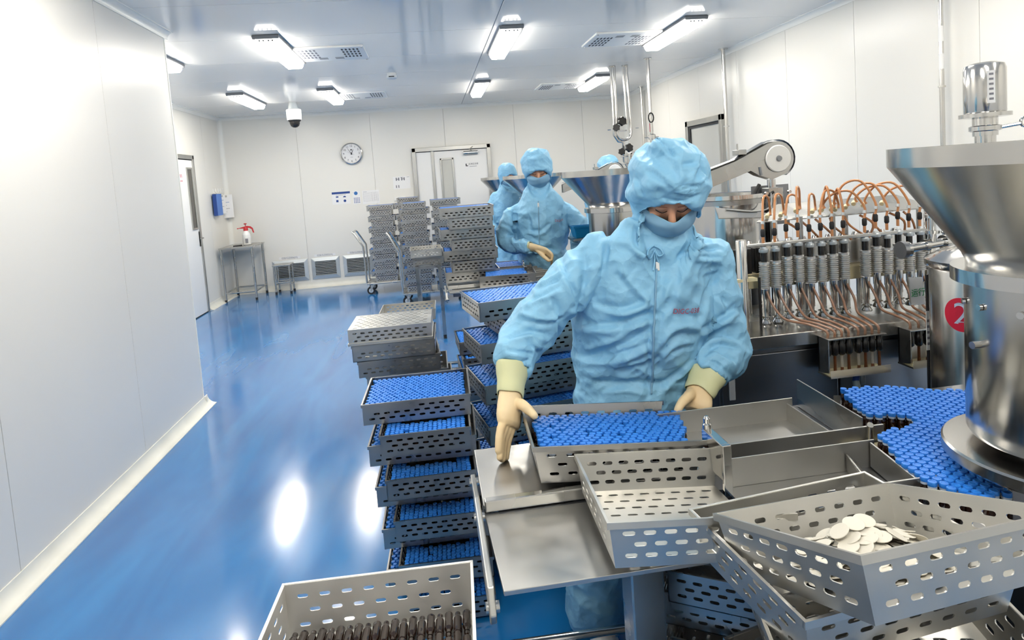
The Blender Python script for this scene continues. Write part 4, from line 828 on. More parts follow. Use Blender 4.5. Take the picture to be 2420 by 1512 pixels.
for x in (1.4, 1.8, 2.15): MB().cyl(FP(x, 2.54, fmz), FP(x, 2.54, 1.36), .008, n=8).obj('rack_post', 'steel', fm_, smooth=40)
rp = random.Random(3)
spring = MB().lathe([(.0215, 1.083)]+[(r_, 1.088+.0085*k+dz) for k in range(11) for r_, dz in ((.0165, 0), (.0215, .002), (.0215, .0055), (.0165, .0075))]+[(.0215, 1.186), (.0215, 1.194), (.012, 1.196)], 20)
spring_me = spring.mesh('spring', 'spring', 40)
for i, x in enumerate(PXS):
    dz = -.004 + .012*(i in (2, 3, 9, 11)) + .0012*i
    p = link('pump', spring_me, fm_, loc=FP(x, PYY, dz))
    MB().cyl((0, 0, 1.194), (0, 0, 1.238), .0125, n=14).obj('plunger', 'blackgloss', p, smooth=40)
    MB().lathe([(.017, 1.234), (.019, 1.237), (.0185, 1.247), (.0125, 1.252), (.0115, 1.258)], 16).obj('collar', 'alu', p, smooth=40)
    MB().lathe([(.0135, .985), (.0135, 1.03), (.0155, 1.035), (.0155, 1.085)], 16).obj('barrel', 'mirror', p, smooth=40)
    MB().lathe([(.020, .935), (.022, .94), (.012, .955), (.020, .958), (.020, .962), (.011, .966), (.011, .99)], 16).obj('foot', 'mirror', p, smooth=40)
    MB().cyl((0, 0, 1.27), (0, 0, 1.30), .006, n=10).obj('inlet_rod', 'hose', p, smooth=40)
    MB().lathe([(.006, 1.298), (.0095, 1.303), (.0095, 1.325), (.006, 1.331)], 12).obj('connector', 'black', p, smooth=40)
    # amber hose from the connector up and over to the rack
    dx = (.11 if i < 8 else -.12)*(.6+rp.random()*.7) if i not in (6, 7) else .02; hh = 1.44+rp.random()*.035
    MB().tube(spline([(0, 0, 1.33), (.004, .004, 1.38), (dx*.3, .03, hh), (dx*.75, .06, hh-.005), (dx, .085, 1.40), (dx*.98, .08, 1.378)], 5), .005, 8).obj('hose', 'hose', p, smooth=50)
    MB().tube([(dx*.98, .10, 1.378), (dx*.98-.012, .088, 1.370)], .0095, 8).obj('hose_clip', 'cream', p, smooth=50)
    MB().cyl((0, .0, 1.352), (0.002, .001, 1.364), .0072, n=10).obj('hose_sleeve', 'alu', p, smooth=40)
for i in range(9):
    x = 1.5+.07*i; MB().tube(spline([FP(x, 2.52, 1.34), FP(x+rp.uniform(-.03, .06), 2.50, 1.30), FP(x+rp.uniform(.02, .10), 2.50, 1.24)], 4), .005, 6).obj('feed_hose', 'hose', fm_, smooth=50)
# rear works behind the pumps
FB(MB(), 1.30, 2.12, 2.52, 2.70, 1.06, 1.12).obj('rear_beam', 'cream', fm_, bevel=.004); FB(MB(), 1.32, 2.1, 2.56, 2.60, 1.12, 1.235).obj('rear_plate', 'mirror', fm_)
for k in range(9): MB().lathe([(.014, fmz), (.014, 1.06)], 10, c=FP(1.36+.09*k, 2.6, 0)).obj('rear_post', 'darksteel' if k % 2 else 'mirror', fm_, smooth=40)
for k in range(12): MB().lathe([(.016, 1.235), (.02, 1.24), (.012, 1.262)], 10, c=FP(1.36+.064*k, 2.58, 0)).obj('fitting', 'mirror', fm_, smooth=40)
MB().cyl(FP(1.285, 2.36, fmz), FP(1.285, 2.36, 1.14), .006, n=8).obj('rod', 'blackgloss', fm_); FB(MB(), 1.20, 1.30, 2.40, 2.44, 1.118, 1.13).obj('lower_block', 'cream', fm_)
for x in (1.26, 1.32, 1.36): FB(MB(), x-.012, x+.012, 2.5, 2.54, 1.13, 1.24).obj('control_block', 'blackgloss', fm_, bevel=.003)
# drip racks on the cabinet front
def drip(x0, x1, n, gap):
    r = empty('drip_rack', FP(x0, 2.25, 0)); r.parent = fm_; W = x1-x0
    MB().box(0, W, -.07, -.005, .905, .911).obj('rack_top', 'steel', r, bevel=.001); MB().box(0, W, -.012, -.006, .775, .905).obj('rack_back', 'traylight', r)
    MB().add([(0, -.005, .765), (0, -.07, .78), (0, -.07, .905), (0, -.005, .911), (.004, -.005, .765), (.004, -.07, .78), (.004, -.07, .905), (.004, -.005, .911)], [(0, 1, 2, 3), (4, 5, 6, 7), (1, 2, 6, 5)]).obj('rack_side', 'steel', r)
    MB().box(-.002, W+.002, -.085, -.003, .762, .768).obj('drip_tray', 'steel', r); MB().box(.004, W-.004, -.08, -.008, .768, .776).obj('residue', 'cream', r)
    MB().box(-.002, W+.002, -.086, -.083, .762, .792).obj('tray_lip', 'tubeglass', r)
    for k in range(n):
        x = .02+(W-.04)*k/(n-1)+(gap if k >= n//2 else -gap); v = MB().lathe([(.011, .905), (.011, .885), (.014, .88), (.014, .845), (.008, .838)], 12, c=(x, -.045, 0)).obj('drip_valve', 'blackgloss', r, smooth=40)
        MB().cyl((x, -.045, .84), (x, -.045, .778), .0055, n=8).obj('sight_tube', 'stain' if k % 2 else 'tubeglass', v, smooth=40); MB().cyl((x, -.045, .79), (x, -.045, .775), .006, n=8).obj('drip_tip', 'stain', v, smooth=40)
        src = PXS[min(len(PXS)-1, (k if x0 < 1.6 else 8+k))]-x0
        MB().tube(spline([(src, .16, 1.07+.0*k), (src+.012, .13, 1.01), (src+(x-src)*.3, .09, .962), (src+(x-src)*.75, .03, .95), (x, -.04, .935), (x, -.045, .905)], 5), .0052, 8).obj('drain_hose', 'hosedark', r, smooth=50)
    MB().cyl((W*.55, -.045, .762), (W*.55-.008, -.045, .725), .012, n=12).obj('drain_nozzle', 'navy', r)
    MB().tube(spline([(W*.55-.008, -.045, .73), (W*.55, -.06, .68), (W*.55+.05, -.09, .60), (W*.55+.12, -.1, .54)], 6), .0125, 10).obj('drain_pipe', 'hosegrey', r, smooth=50)
drip(1.455, 1.70, 8, .006); drip(1.80, 2.06, 7, .0)
cdr = empty('status_card', (1.848, 2.20, 1.06), (0, 0, .12), 'white card with green characters hanging by the tank', 'card')
MB().add([(-.034, 0, .055), (.034, .004, .047), (.034, -.008, -.055), (-.03, -.004, -.05)], [(0, 1, 2, 3), (3, 2, 1, 0)]).obj('card', 'paper', cdr, recalc=False); MB().add([(-.0365, .002, .0575), (.0365, .006, .0495), (.0365, -.006, -.0575), (-.0325, -.002, -.0525)], [(0, 1, 2, 3), (3, 2, 1, 0)]).obj('card_border', 'alu', cdr, recalc=False)
text('characters', '运行', .034, FRONT((.002, -.006, -.008)), 'green', cdr, .0004)
MB().tube([(0, .004, .05), (.0, .01, .12)], .0015, 6).obj('string', 'grey', cdr)
# guard post at the machine's right end
gp = empty('guard_post', (1.826, 2.12, 0), label='dark upright edge strip left of the mixing tank', cat='post')
MB().box(-.005, .005, -.006, .006, 0, 1.14).obj('post', 'blackgloss', gp, bevel=.003); MB().box(-.014, .004, -.0085, -.0062, .85, 1.0).obj('label_strip', 'paper', gp)
for k in range(5): MB().box(-.012, .0, -.0091, -.0085, .87+.022*k, .88+.022*k).obj('print', 'greyink', gp)
# ---- cap bowl and belt elevator behind the first worker
bw = empty('cap_bowl', (1.47, 3.02, 0), label='steel feeder bowl behind the first worker\'s shoulder', cat='bowl')
MB().lathe([(.205, 1.445), (.21, 1.45), (.21, 1.43), (.2, 1.425), (.2, 1.02), (.19, 1.01)], 48, caps=False).obj('bowl_wall', 'mirror', bw, smooth=35); MB().lathe([(.0, 1.30), (.195, 1.33), (.203, 1.446)], 48, caps=False).obj('bowl_inside', 'steel', bw, smooth=35)
MB().lathe([(.17, 1.01), (.17, .9), (.15, .88), (.15, .0)], 32).obj('drive_base', 'blackgloss', bw, smooth=35)
MB().add([(-.15, -.22, 1.40), (.19, -.22, 1.325), (.26, -.25, 1.325), (-.15, -.25, 1.35), (-.15, -.22, 1.404), (.19, -.22, 1.329), (.26, -.25, 1.329), (-.15, -.25, 1.354)], [(0, 1, 2, 3), (4, 5, 6, 7), (0, 1, 5, 4), (1, 2, 6, 5), (2, 3, 7, 6)]).obj('guard_sheet', 'steel', bw)
MB().tube(spline([(-.1, -.23, 1.39), (.05, -.235, 1.37), (.14, -.2, 1.39), (.18, -.13, 1.48), (.2, -.1, 1.51)], 5), .004, 6).obj('cable', 'grey', bw, smooth=50)
def belt_arm(name_label, c, s, zrot=0, post=True):
    b = empty('belt_elevator', c, (0, 0, zrot), name_label, 'conveyor')
    P = [(-.52*s, -.17*s), (-.52*s, -.09*s), (-.22*s, .0), (-.05*s, .075*s)]+[(.085*s*math.cos(a), .085*s*math.sin(a)) for a in [2.0-i*.26 for i in range(14)]]+[(-.03*s, -.10*s), (-.10*s, -.075*s), (-.14*s, -.05*s), (-.2*s, -.07*s)]
    MB().prism(P, 'y', -.03*s, -.026*s).obj('side_plate', 'steel', b, bevel=.001); MB().prism(P, 'y', .026*s, .03*s).obj('side_plate', 'steel', b, bevel=.001)
    ol = [(-.52*s, -.075*s), (-.22*s, .008*s), (-.05*s, .086*s)]+[(.094*s*math.cos(a), .094*s*math.sin(a)) for a in [2.0-i*.28 for i in range(12)]]
    v = [(x, y, z) for x, z in ol for y in (-.028*s, .028*s)]; k = len(ol); MB().add(v, [(2*i, 2*i+1, 2*i+3, 2*i+2) for i in range(k-1)]).obj('belt', 'darksteel', b, smooth=50, recalc=False)
    wl2 = MB().lathe([(.064*s, 0), (.066*s, .006*s), (.062*s, .011*s), (.012*s, .011*s)], 40, c=(0, -.031*s, 0), mx=mxc).obj('wheel', 'white', b, smooth=40)
    MB().lathe([(.015*s, .011*s), (.012*s, .02*s)], 16, c=(0, -.031*s, 0), mx=mxc).obj('axle', 'darksteel', wl2, smooth=40)
    if post:
        MB().box(-.20*s, -.16*s, -.034*s, .034*s, .03*s, .055*s).obj('tension_block', 'steel', b, bevel=.002); MB().cyl((-.19*s, -.0, .05*s), (-.19*s, 0, .085*s), .005*s, n=8).obj('tension_bolt', 'steel', b)
        MB().cyl((-.095*s, -.032*s, -.035*s), (-.09*s, -.034*s, -.075*s), .006, n=8).obj('slot_bolt', 'darksteel', b)
        MB().cyl((-.02*s, 0, -.10*s), (-.02*s, 0, -1.61+.0), .02*s, n=16).obj('post', 'mirror', b, smooth=40); MB().box(-.055*s, .02*s, -.035*s, .035*s, -.19*s, -.14*s).obj('clamp_block', 'steel', b, bevel=.003)
        for x in (-.07, .05): MB().cyl((x*s, -.03*s, -.165*s), (x*s, -.045*s, -.165*s), .008*s, n=10).obj('clamp_bolt', 'mirror', b, smooth=40)
        MB().box(-.10*s, .10*s, .05*s, .055*s, -.33*s, -.13*s).obj('back_plate', 'darksteel', b, bevel=.002); MB().box(-.09*s, .0, .02*s, .05*s, -.42*s, -.24*s).obj('motor_box', 'darksteel', b, bevel=.004)
        MB().tube(spline([(-.10*s, -.03*s, -.12*s), (-.135*s, -.04*s, -.17*s), (-.12*s, -.04*s, -.2*s), (-.03*s, -.03*s, -.16*s)], 5), .009*s, 8).obj('cable', 'black', b, smooth=50)
        MB().box(-.02*s, .05*s, .0, .06*s, -.62*s, -.5*s).obj('control_box', 'blackgloss', b, bevel=.003)
    return b
belt_arm('steel belt elevator arm with white wheel behind first worker', (1.684, 2.9, 1.611), 1.0)
belt_arm('smaller belt elevator arm beyond the middle hopper', (1.86, 6.2, 1.59), 1.05)
belt_arm('small belt elevator arm beside the second worker\'s head', (1.52, 8.6, 1.60), 1.0)
bb = empty('plastic_bin', (1.15, 4.66, 1.115), label='bright blue plastic bin beside the second worker', cat='bin')
bn = MB(); bn.add([(-.11, -.06, 0), (.11, -.06, 0), (.11, .10, 0), (-.11, .10, 0), (-.13, -.08, .11), (.13, -.08, .11), (.13, .12, .11), (-.13, .12, .11), (-.12, -.07, .11), (.12, -.07, .11), (.12, .11, .11), (-.12, .11, .11), (-.1, -.05, .01), (.1, -.05, .01), (.1, .09, .01), (-.1, .09, .01)], [(3, 2, 1, 0), (0, 1, 5, 4), (1, 2, 6, 5), (2, 3, 7, 6), (3, 0, 4, 7), (4, 5, 9, 8), (5, 6, 10, 9), (6, 7, 11, 10), (7, 4, 8, 11), (8, 9, 13, 12), (9, 10, 14, 13), (10, 11, 15, 14), (11, 8, 12, 15), (12, 13, 14, 15)]); bn.obj('tub', 'bluebin', bb, bevel=.003, recalc=False); bb.scale = (.8, .8, .8)
MB().box(-.135, .135, -.085, -.078, .095, .118).obj('rim', 'bluebin', bb, bevel=.002)
MB().box(-.15, .15, -.12, .15, -.02, 0).obj('shelf', 'steel', bb); MB().box(-.02, .02, .08, .12, -1.39, -.02).obj('shelf_post', 'steel', bb)
# ================================================================== people in hooded coveralls
def cloth_mat(name, c1, c2, sc=1.0):
    m = bpy.data.materials.new(name); m.use_nodes = True; nt = m.node_tree; b = nt.nodes['Principled BSDF']
    b.inputs['Roughness'].default_value = .5; b.inputs['Specular IOR Level'].default_value = .4
    tc = nt.nodes.new('ShaderNodeTexCoord'); n = nt.nodes.new('ShaderNodeTexNoise'); n.inputs['Scale'].default_value = 5; n.inputs['Detail'].default_value = 3; nt.links.new(tc.outputs['Object'], n.inputs['Vector'])
    mx = nt.nodes.new('ShaderNodeMix'); mx.data_type = 'RGBA'; mx.inputs[6].default_value = (*c1, 1); mx.inputs[7].default_value = (*c2, 1); nt.links.new(n.outputs[0], mx.inputs[0]); nt.links.new(mx.outputs[2], b.inputs['Base Color'])
    def vor(scale, det):
        w_ = nt.nodes.new('ShaderNodeTexNoise'); w_.inputs['Scale'].default_value = scale*.6; nt.links.new(tc.outputs['Object'], w_.inputs['Vector'])
        ad_ = nt.nodes.new('ShaderNodeVectorMath'); ad_.operation = 'MULTIPLY_ADD'; nt.links.new(w_.outputs[1], ad_.inputs[0]); ad_.inputs[1].default_value = (1.6/scale,)*3; nt.links.new(tc.outputs['Object'], ad_.inputs[2])
        a = nt.nodes.new('ShaderNodeTexVoronoi'); a.inputs['Scale'].default_value = scale; nt.links.new(ad_.outputs[0], a.inputs['Vector']); return a
    r1, r2 = vor(11*sc, 2), vor(30*sc, 2); ad = nt.nodes.new('ShaderNodeMath'); ad.operation = 'MULTIPLY_ADD'; nt.links.new(r2.outputs[0], ad.inputs[0]); ad.inputs[1].default_value = .3; nt.links.new(r1.outputs[0], ad.inputs[2])
    bp = nt.nodes.new('ShaderNodeBump'); bp.inputs['Strength'].default_value = .8; bp.inputs['Distance'].default_value = .014; nt.links.new(ad.outputs[0], bp.inputs['Height']); nt.links.new(bp.outputs[0], b.inputs['Normal'])
    return m
M['cloth'] = cloth_mat('coverall_cloth', srgb(134, 192, 228), srgb(146, 202, 235))
M['maskcloth'] = mat('mask_cloth', srgb(128, 172, 202), .7, bump=(60, .15, .002))
M['glove'] = mat('latex_glove', srgb(246, 222, 178), .5, bump=(22, .12, .004), var=(9, srgb(234, 204, 156)))
M['cuff'] = mat('glove_cuff', srgb(214, 216, 170), .5, bump=(22, .1, .003))
M['skin'] = mat('skin', srgb(214, 160, 130), .5, bump=(80, .05, .001)); M['lash'] = mat('dark_hair', (.012, .01, .009), .6); M['lip'] = mat('eyelid', srgb(182, 122, 98), .5)
def loft(mb, rings, n=22):
    # rings: (centre, u half-axis vector, v half-axis vector)
    vs = []
    for c, u, v in rings:
        c, u, v = Vector(c), Vector(u), Vector(v)
        for j in range(n): a = 2*PI*j/n; vs.append(c+u*math.cos(a)+v*math.sin(a))
    k = len(rings); fs = [(i*n+j, i*n+(j+1) % n, (i+1)*n+(j+1) % n, (i+1)*n+j) for i in range(k-1) for j in range(n)]
    fs.append(tuple(range(n))[::-1]); fs.append(tuple((k-1)*n+j for j in range(n))); return mb.add(vs, fs)
def ellipsoid(mb, c, ax, n=24, m=14):
    ax = [Vector(a) for a in ax]; c = Vector(c); vs = []; fs = []
    for i in range(m+1):
        el = -PI/2+PI*i/m
        for j in range(n): az = 2*PI*j/n; vs.append(c+ax[0]*(math.cos(el)*math.cos(az))+ax[1]*(math.cos(el)*math.sin(az))+ax[2]*math.sin(el))
    for i in range(m):
        for j in range(n): fs.append((i*n+j, i*n+(j+1) % n, (i+1)*n+(j+1) % n, (i+1)*n+j))
    return mb.add(vs, fs)
def remesh(mb, voxel, smooth_it=6, fac=.5):
    me = mb.mesh('tmp_blob', 'white'); o = link('tmp_blob', me); r = o.modifiers.new('r', 'REMESH'); r.mode = 'VOXEL'; r.voxel_size = voxel
    s = o.modifiers.new('s', 'SMOOTH'); s.factor = fac; s.iterations = smooth_it
    dg = bpy.context.evaluated_depsgraph_get(); out = bpy.data.meshes.new_from_object(o.evaluated_get(dg)); bpy.data.objects.remove(o); bpy.data.meshes.remove(me)
    out.materials.clear(); out.polygons.foreach_set('use_smooth', [True]*len(out.polygons)); return out
def co_of(me): a = np.empty(len(me.vertices)*3); me.vertices.foreach_get('co', a); return a.reshape(-1, 3)
def no_of(me): a = np.empty(len(me.vertices)*3); me.vertex_normals.foreach_get('vector', a); return a.reshape(-1, 3)
def set_co(me, a): me.vertices.foreach_set('co', a.reshape(-1)); me.update()
def bvh_of(me): return BVHTree.FromPolygons([tuple(v.co) for v in me.vertices], [tuple(p.vertices) for p in me.polygons])
def hit(bvh, px, py):
    d = ray(px, py).normalized(); h = bvh.ray_cast(CAMP, d); return h[0]
def folds(me, strokes):
    bvh = bvh_of(me); co, no = co_of(me), no_of(me); disp = np.zeros(len(co))
    for pts, wd, amp, odd in strokes:
        sp = spline([(p[0], p[1], 0) for p in pts], 6); P = [hit(bvh, p.x, p.y) for p in sp]; P = [np.array(p) for p in P if p is not None]
        if len(P) < 2: continue
        c = np.mean(P, 0); R_ = max(np.linalg.norm(p-c) for p in P)+wd*3; idx = np.where(np.linalg.norm(co-c, axis=1) < R_)[0]
        if not len(idx): continue
        V = co[idx]; best = np.full(len(idx), 9.); sg = np.zeros(len(idx)); tt = np.zeros(len(idx)); k = len(P)-1
        for i in range(k):
            a, b_ = P[i], P[i+1]; ab = b_-a; L2 = ab@ab
            if L2 < 1e-10: continue
            t = np.clip(((V-a)@ab)/L2, 0, 1); q = a+t[:, None]*ab; dv = V-q; d = np.linalg.norm(dv, axis=1); m_ = d < best; best[m_] = d[m_]
            side = np.cross(ab/np.sqrt(L2), no[idx]); sg[m_] = np.sum(dv*side, 1)[m_]; tt[m_] = ((i+t)/k)[m_]
        fade = np.sin(np.clip(tt, 0, 1)*PI)**.5; x = best/wd
        disp[idx] += 1.5*amp*fade*((np.sign(sg)*x*1.6*np.exp(-x*x)) if odd else -np.exp(-x*x))
    set_co(me, co+no*disp[:, None])
def crumple(me, amp, scale, mask=None, seed=0, aniso=(1, 1, 1), rot=(0, 0, 0)):
    # sharp-edged crumples: distance to the nearest cell centre in a warped, stretched domain
    co, no = co_of(me), no_of(me); d = np.zeros(len(co)); Rm = Euler(rot).to_matrix()
    for i, p in enumerate(co):
        v = Rm @ Vector((p[0], p[1], p[2])); v = Vector((v.x*aniso[0]*scale+seed, v.y*aniso[1]*scale, v.z*aniso[2]*scale)); w_ = noise.noise_vector(v*.6)
        d[i] = noise.voronoi(v+w_*.8)[0][0]-.5+noise.noise(v*.5)*.35
    if mask is not None: d *= mask(co)
    set_co(me, co+no*(d*amp)[:, None])
def conform(me, bvh, off):
    # lay print on cloth: a smooth quadratic surface fitted to the cloth around it, lifted to clear the wrinkles
    co = co_of(me); c = co.mean(0); n0 = np.array(bvh.find_nearest(Vector(c))[1]); u = np.array(me_axis(co)); u = u-n0*(u@n0); u /= np.linalg.norm(u); v = np.cross(n0, u); D = co-c; U, V_ = D@u, D@v; A, B = [], []
    for a in np.linspace(U.min()-.01, U.max()+.01, 15):
        for b_ in np.linspace(V_.min()-.01, V_.max()+.01, 7):
            h = bvh.ray_cast(Vector(c+u*a+v*b_+n0*.15), Vector(-n0))
            if h[0] is not None: A.append((1, a, b_, a*a)); B.append((np.array(h[0])-c)@n0)
    A, B = np.array(A), np.array(B); k = np.linalg.lstsq(A, B, rcond=None)[0]; lift = np.percentile(B-A@k, 96)+off
    H = k[0]+k[1]*U+k[2]*V_+k[3]*U*U+lift; set_co(me, c+u*U[:, None]+v*V_[:, None]+n0*H[:, None])
def me_axis(co): a = co-co.mean(0); w_, q = np.linalg.eigh(a.T@a); r = q[:, 2]; return r if r[0] > 0 else -r
class Frame:
    def __init__(s, o, yaw, pitch, rollz=0):
        f = Vector((math.sin(yaw)*math.cos(pitch), -math.cos(yaw)*math.cos(pitch), -math.sin(pitch))); r = Vector((math.cos(yaw), math.sin(yaw), 0)); u = -f.cross(r); u = r.cross(f)*-1 if (r.cross(f)).z < 0 else r.cross(f)
        if rollz: r, u = r*math.cos(rollz)+u*math.sin(rollz), u*math.cos(rollz)-r*math.sin(rollz)
        s.o, s.r, s.u, s.f = Vector(o), r, u, f
    def __call__(s, a, b, c): return s.o+s.r*a+s.u*b+s.f*c
    def local(s, co): d = co-np.array(s.o); return d@np.array(s.r), d@np.array(s.u), d@np.array(s.f)
def glove(parent, W, K, lat, fingers, thumb, cuff_len=.085, wr=.033, pw=.043, pt=.018, cuff_r=.046, vox=.003, elbow=None):
    W, K, lat = Vector(W), Vector(K), Vector(lat); ax = (K-W).normalized(); lat = (lat-ax*lat.dot(ax)).normalized(); th = ax.cross(lat)
    mb = MB(); loft(mb, [(W-ax*.03, lat*wr, th*wr*.8), (W, lat*wr, th*wr*.75), (W.lerp(K, .35), lat*pw*.9, th*pt*1.25), (W.lerp(K, .75), lat*pw, th*pt*1.1), (K, lat*pw*.98, th*pt), (K+ax*.012, lat*pw*.85, th*pt*.7)], 20)
    for pl, r in fingers: mb.tube(spline(pl, 4), [r*(1-.22*i/(4*(len(pl)-1))) for i in range(4*(len(pl)-1)+1)], 10); ellipsoid(mb, pl[-1], (Vector((1, 0, 0))*r*.8, Vector((0, 1, 0))*r*.8, Vector((0, 0, 1))*r*.8), 10, 6)
    mb.tube(spline(thumb[0], 4), [thumb[1]*(1.35-.5*i/(4*(len(thumb[0])-1))) for i in range(4*(len(thumb[0])-1)+1)], 12); r = thumb[1]*.87; ellipsoid(mb, thumb[0][-1], (Vector((1, 0, 0))*r, Vector((0, 1, 0))*r, Vector((0, 0, 1))*r), 10, 6)
    me = remesh(mb, vox, 4, .5); me.materials.append(M['glove']); crumple(me, .0022, 30); g = link('glove', me, parent)
    E_ = (W-Vector(elbow)).normalized() if elbow is not None else ax
    l2 = (lat-E_*lat.dot(E_)).normalized(); t2 = E_.cross(l2); c = MB(); n = 28; rings = []
    for i in range(9):
        f = i/8; rr = cuff_r*(1.06-.26*f+.03*math.sin(f*9)); p = W+E_*(-cuff_len+(cuff_len+.012)*f); rings.append([p+l2*(rr*math.cos(2*PI*j/n))+t2*(rr*.82*math.sin(2*PI*j/n))+E_*(.004*math.sin(3*2*PI*j/n)) for j in range(n)])
    c.add([p for r_ in rings for p in r_], [(i*n+j, i*n+(j+1) % n, (i+1)*n+(j+1) % n, (i+1)*n+j) for i in range(8) for j in range(n)])
    cf = c.obj('cuff', 'cuff', g, smooth=60); md = cf.modifiers.new('t', 'SOLIDIFY'); md.thickness = .0025; md.offset = 0
    md = cf.modifiers.new('s', 'SUBSURF'); md.levels = 1; md.render_levels = 1
    return g
def head_parts(parent, H, detail=True):
    # skin, mask, eyes in the head frame H (right, up, forward)
    face = MB(); ellipsoid(face, H(0, -.005, -.005), (H.r*.08, H.f*.094, H.u*.112), 32, 20)
    face.tube([H(0, .012, .082), H(0, -.022, .094), H(0, -.045, .104)], [.008, .011, .014], 10)
    for s in (-1, 1): ellipsoid(face, H(s*.031, -.002, .078), (H.r*.021, H.f*.013, H.u*.012), 14, 8); ellipsoid(face, H(s*.035, .02, .079), (H.r*.024, H.f*.009, H.u*.008), 12, 8); ellipsoid(face, H(s*.045, -.034, .062), (H.r*.026, H.f*.022, H.u*.02), 12, 8)
    me = remesh(face, .004 if detail else .007, 4); me.materials.append(M['skin']); fo = link('face', me, parent)
    for s in (-1, 1):
        MB().tube(spline([H(s*.014, -.011, .0865), H(s*.031, -.0145, .0905), H(s*.049, -.010, .079)], 4), .0013, 6).obj('eyelashes', 'lash', fo, smooth=60)
        MB().tube(spline([H(s*.012, .021, .089), H(s*.032, .027, .0885), H(s*.054, .020, .074)], 4), [.002, .0025, .0028, .003, .003, .0028, .0025, .0018, .001], 6).obj('eyebrow', 'lash', fo, smooth=60)
        MB().tube(spline([H(s*.016, .003, .088), H(s*.031, .007, .0905), H(s*.048, .002, .079)], 4), .0011, 6).obj('eyelid_crease', 'lip', fo, smooth=60)
    # mask: cloth shell over nose, mouth and chin
    n, k = 30, 16; vs = []
    for i in range(k+1):
        t = i/k
        for j in range(n+1):
            az = (-1+2*j/n)*1.42; top = -.025-.002*math.cos(az*1.6)+.004*abs(math.sin(az))**1.5; b = top+( -.142-top)*t
            rr = 1+.09*math.sin(PI*min(1, t*1.1))+.03*math.sin(t*15+1.6*math.sin(az*2.2+.4))*(.6 if 0 < i < k else 0); fl = math.sqrt(max(.02, 1-((b+.005)/.17)**2))
            nose = .012*math.exp(-(az/.3)**2)*math.exp(-((t-.2)/.3)**2)-.016*math.exp(-(t/.12)**2)*(1-math.exp(-(az/.3)**2))
            vs.append(H(.095*rr*fl*math.sin(az), b, .002+(.116*rr*fl)*math.cos(az)+nose))
    mk = MB().add(vs, [(i*(n+1)+j, i*(n+1)+j+1, (i+1)*(n+1)+j+1, (i+1)*(n+1)+j) for i in range(k) for j in range(n)]); mo_ = mk.obj('face_mask', 'maskcloth', parent, smooth=80)
    md = mo_.modifiers.new('t', 'SOLIDIFY'); md.thickness = .002; md = mo_.modifiers.new('s', 'SUBSURF'); md.levels = md.render_levels = 1
    return fo
def carve(me, H, aw=.094, b0=-.082, bh=.106, depth=.05):
    co = co_of(me); a, b, c = H.local(co); e = np.sqrt((a/aw)**2+((b-b0)/bh)**2); s = np.clip((1.06-e)/.14, 0, 1); s = s*s*(3-2*s); s *= (c > .02)
    co = co-np.array(H.f)*(s*depth)[:, None]; lip = np.exp(-((e-1.12)/.1)**2)*(c > .03)*.004; co = co+np.array(H.f)*lip[:, None]; set_co(me, co)
def hood(mb, H, w=.122, up=.15, back=.132, front=.116, tip=None):
    ellipsoid(mb, H(0, .01, -.012), (H.r*w, H.f*(front+back)*.5, H.u*up), 28, 18); ellipsoid(mb, H(0, .055, -.025), (H.r*w*1.0, H.f*.118, H.u*.095), 24, 14); ellipsoid(mb, H(0, -.06, .0), (H.r*w*.93, H.f*.105, H.u*.085), 24, 14)
    if tip: mb.tube([H(*tip[0]), H(*tip[1])], [.085, .02], 16)
def shoe(parent, x, y, rz=0):
    m_ = Matrix.Translation((x, y, 0)) @ Matrix.Rotation(rz, 4, 'Z'); b_ = MB(); loft(b_, [(m_ @ Vector((0, .06, .045)), Vector((.04, 0, 0)), Vector((0, .0, .045))), (m_ @ Vector((0, 0, .05)), Vector((.045, 0, 0)), Vector((0, 0, .05))), (m_ @ Vector((0, -.12, .035)), Vector((.048, 0, 0)), Vector((0, 0, .033))), (m_ @ Vector((0, -.19, .025)), Vector((.03, 0, 0)), Vector((0, 0, .022)))], 16)
    b_.obj('shoe', 'white', parent, smooth=50)
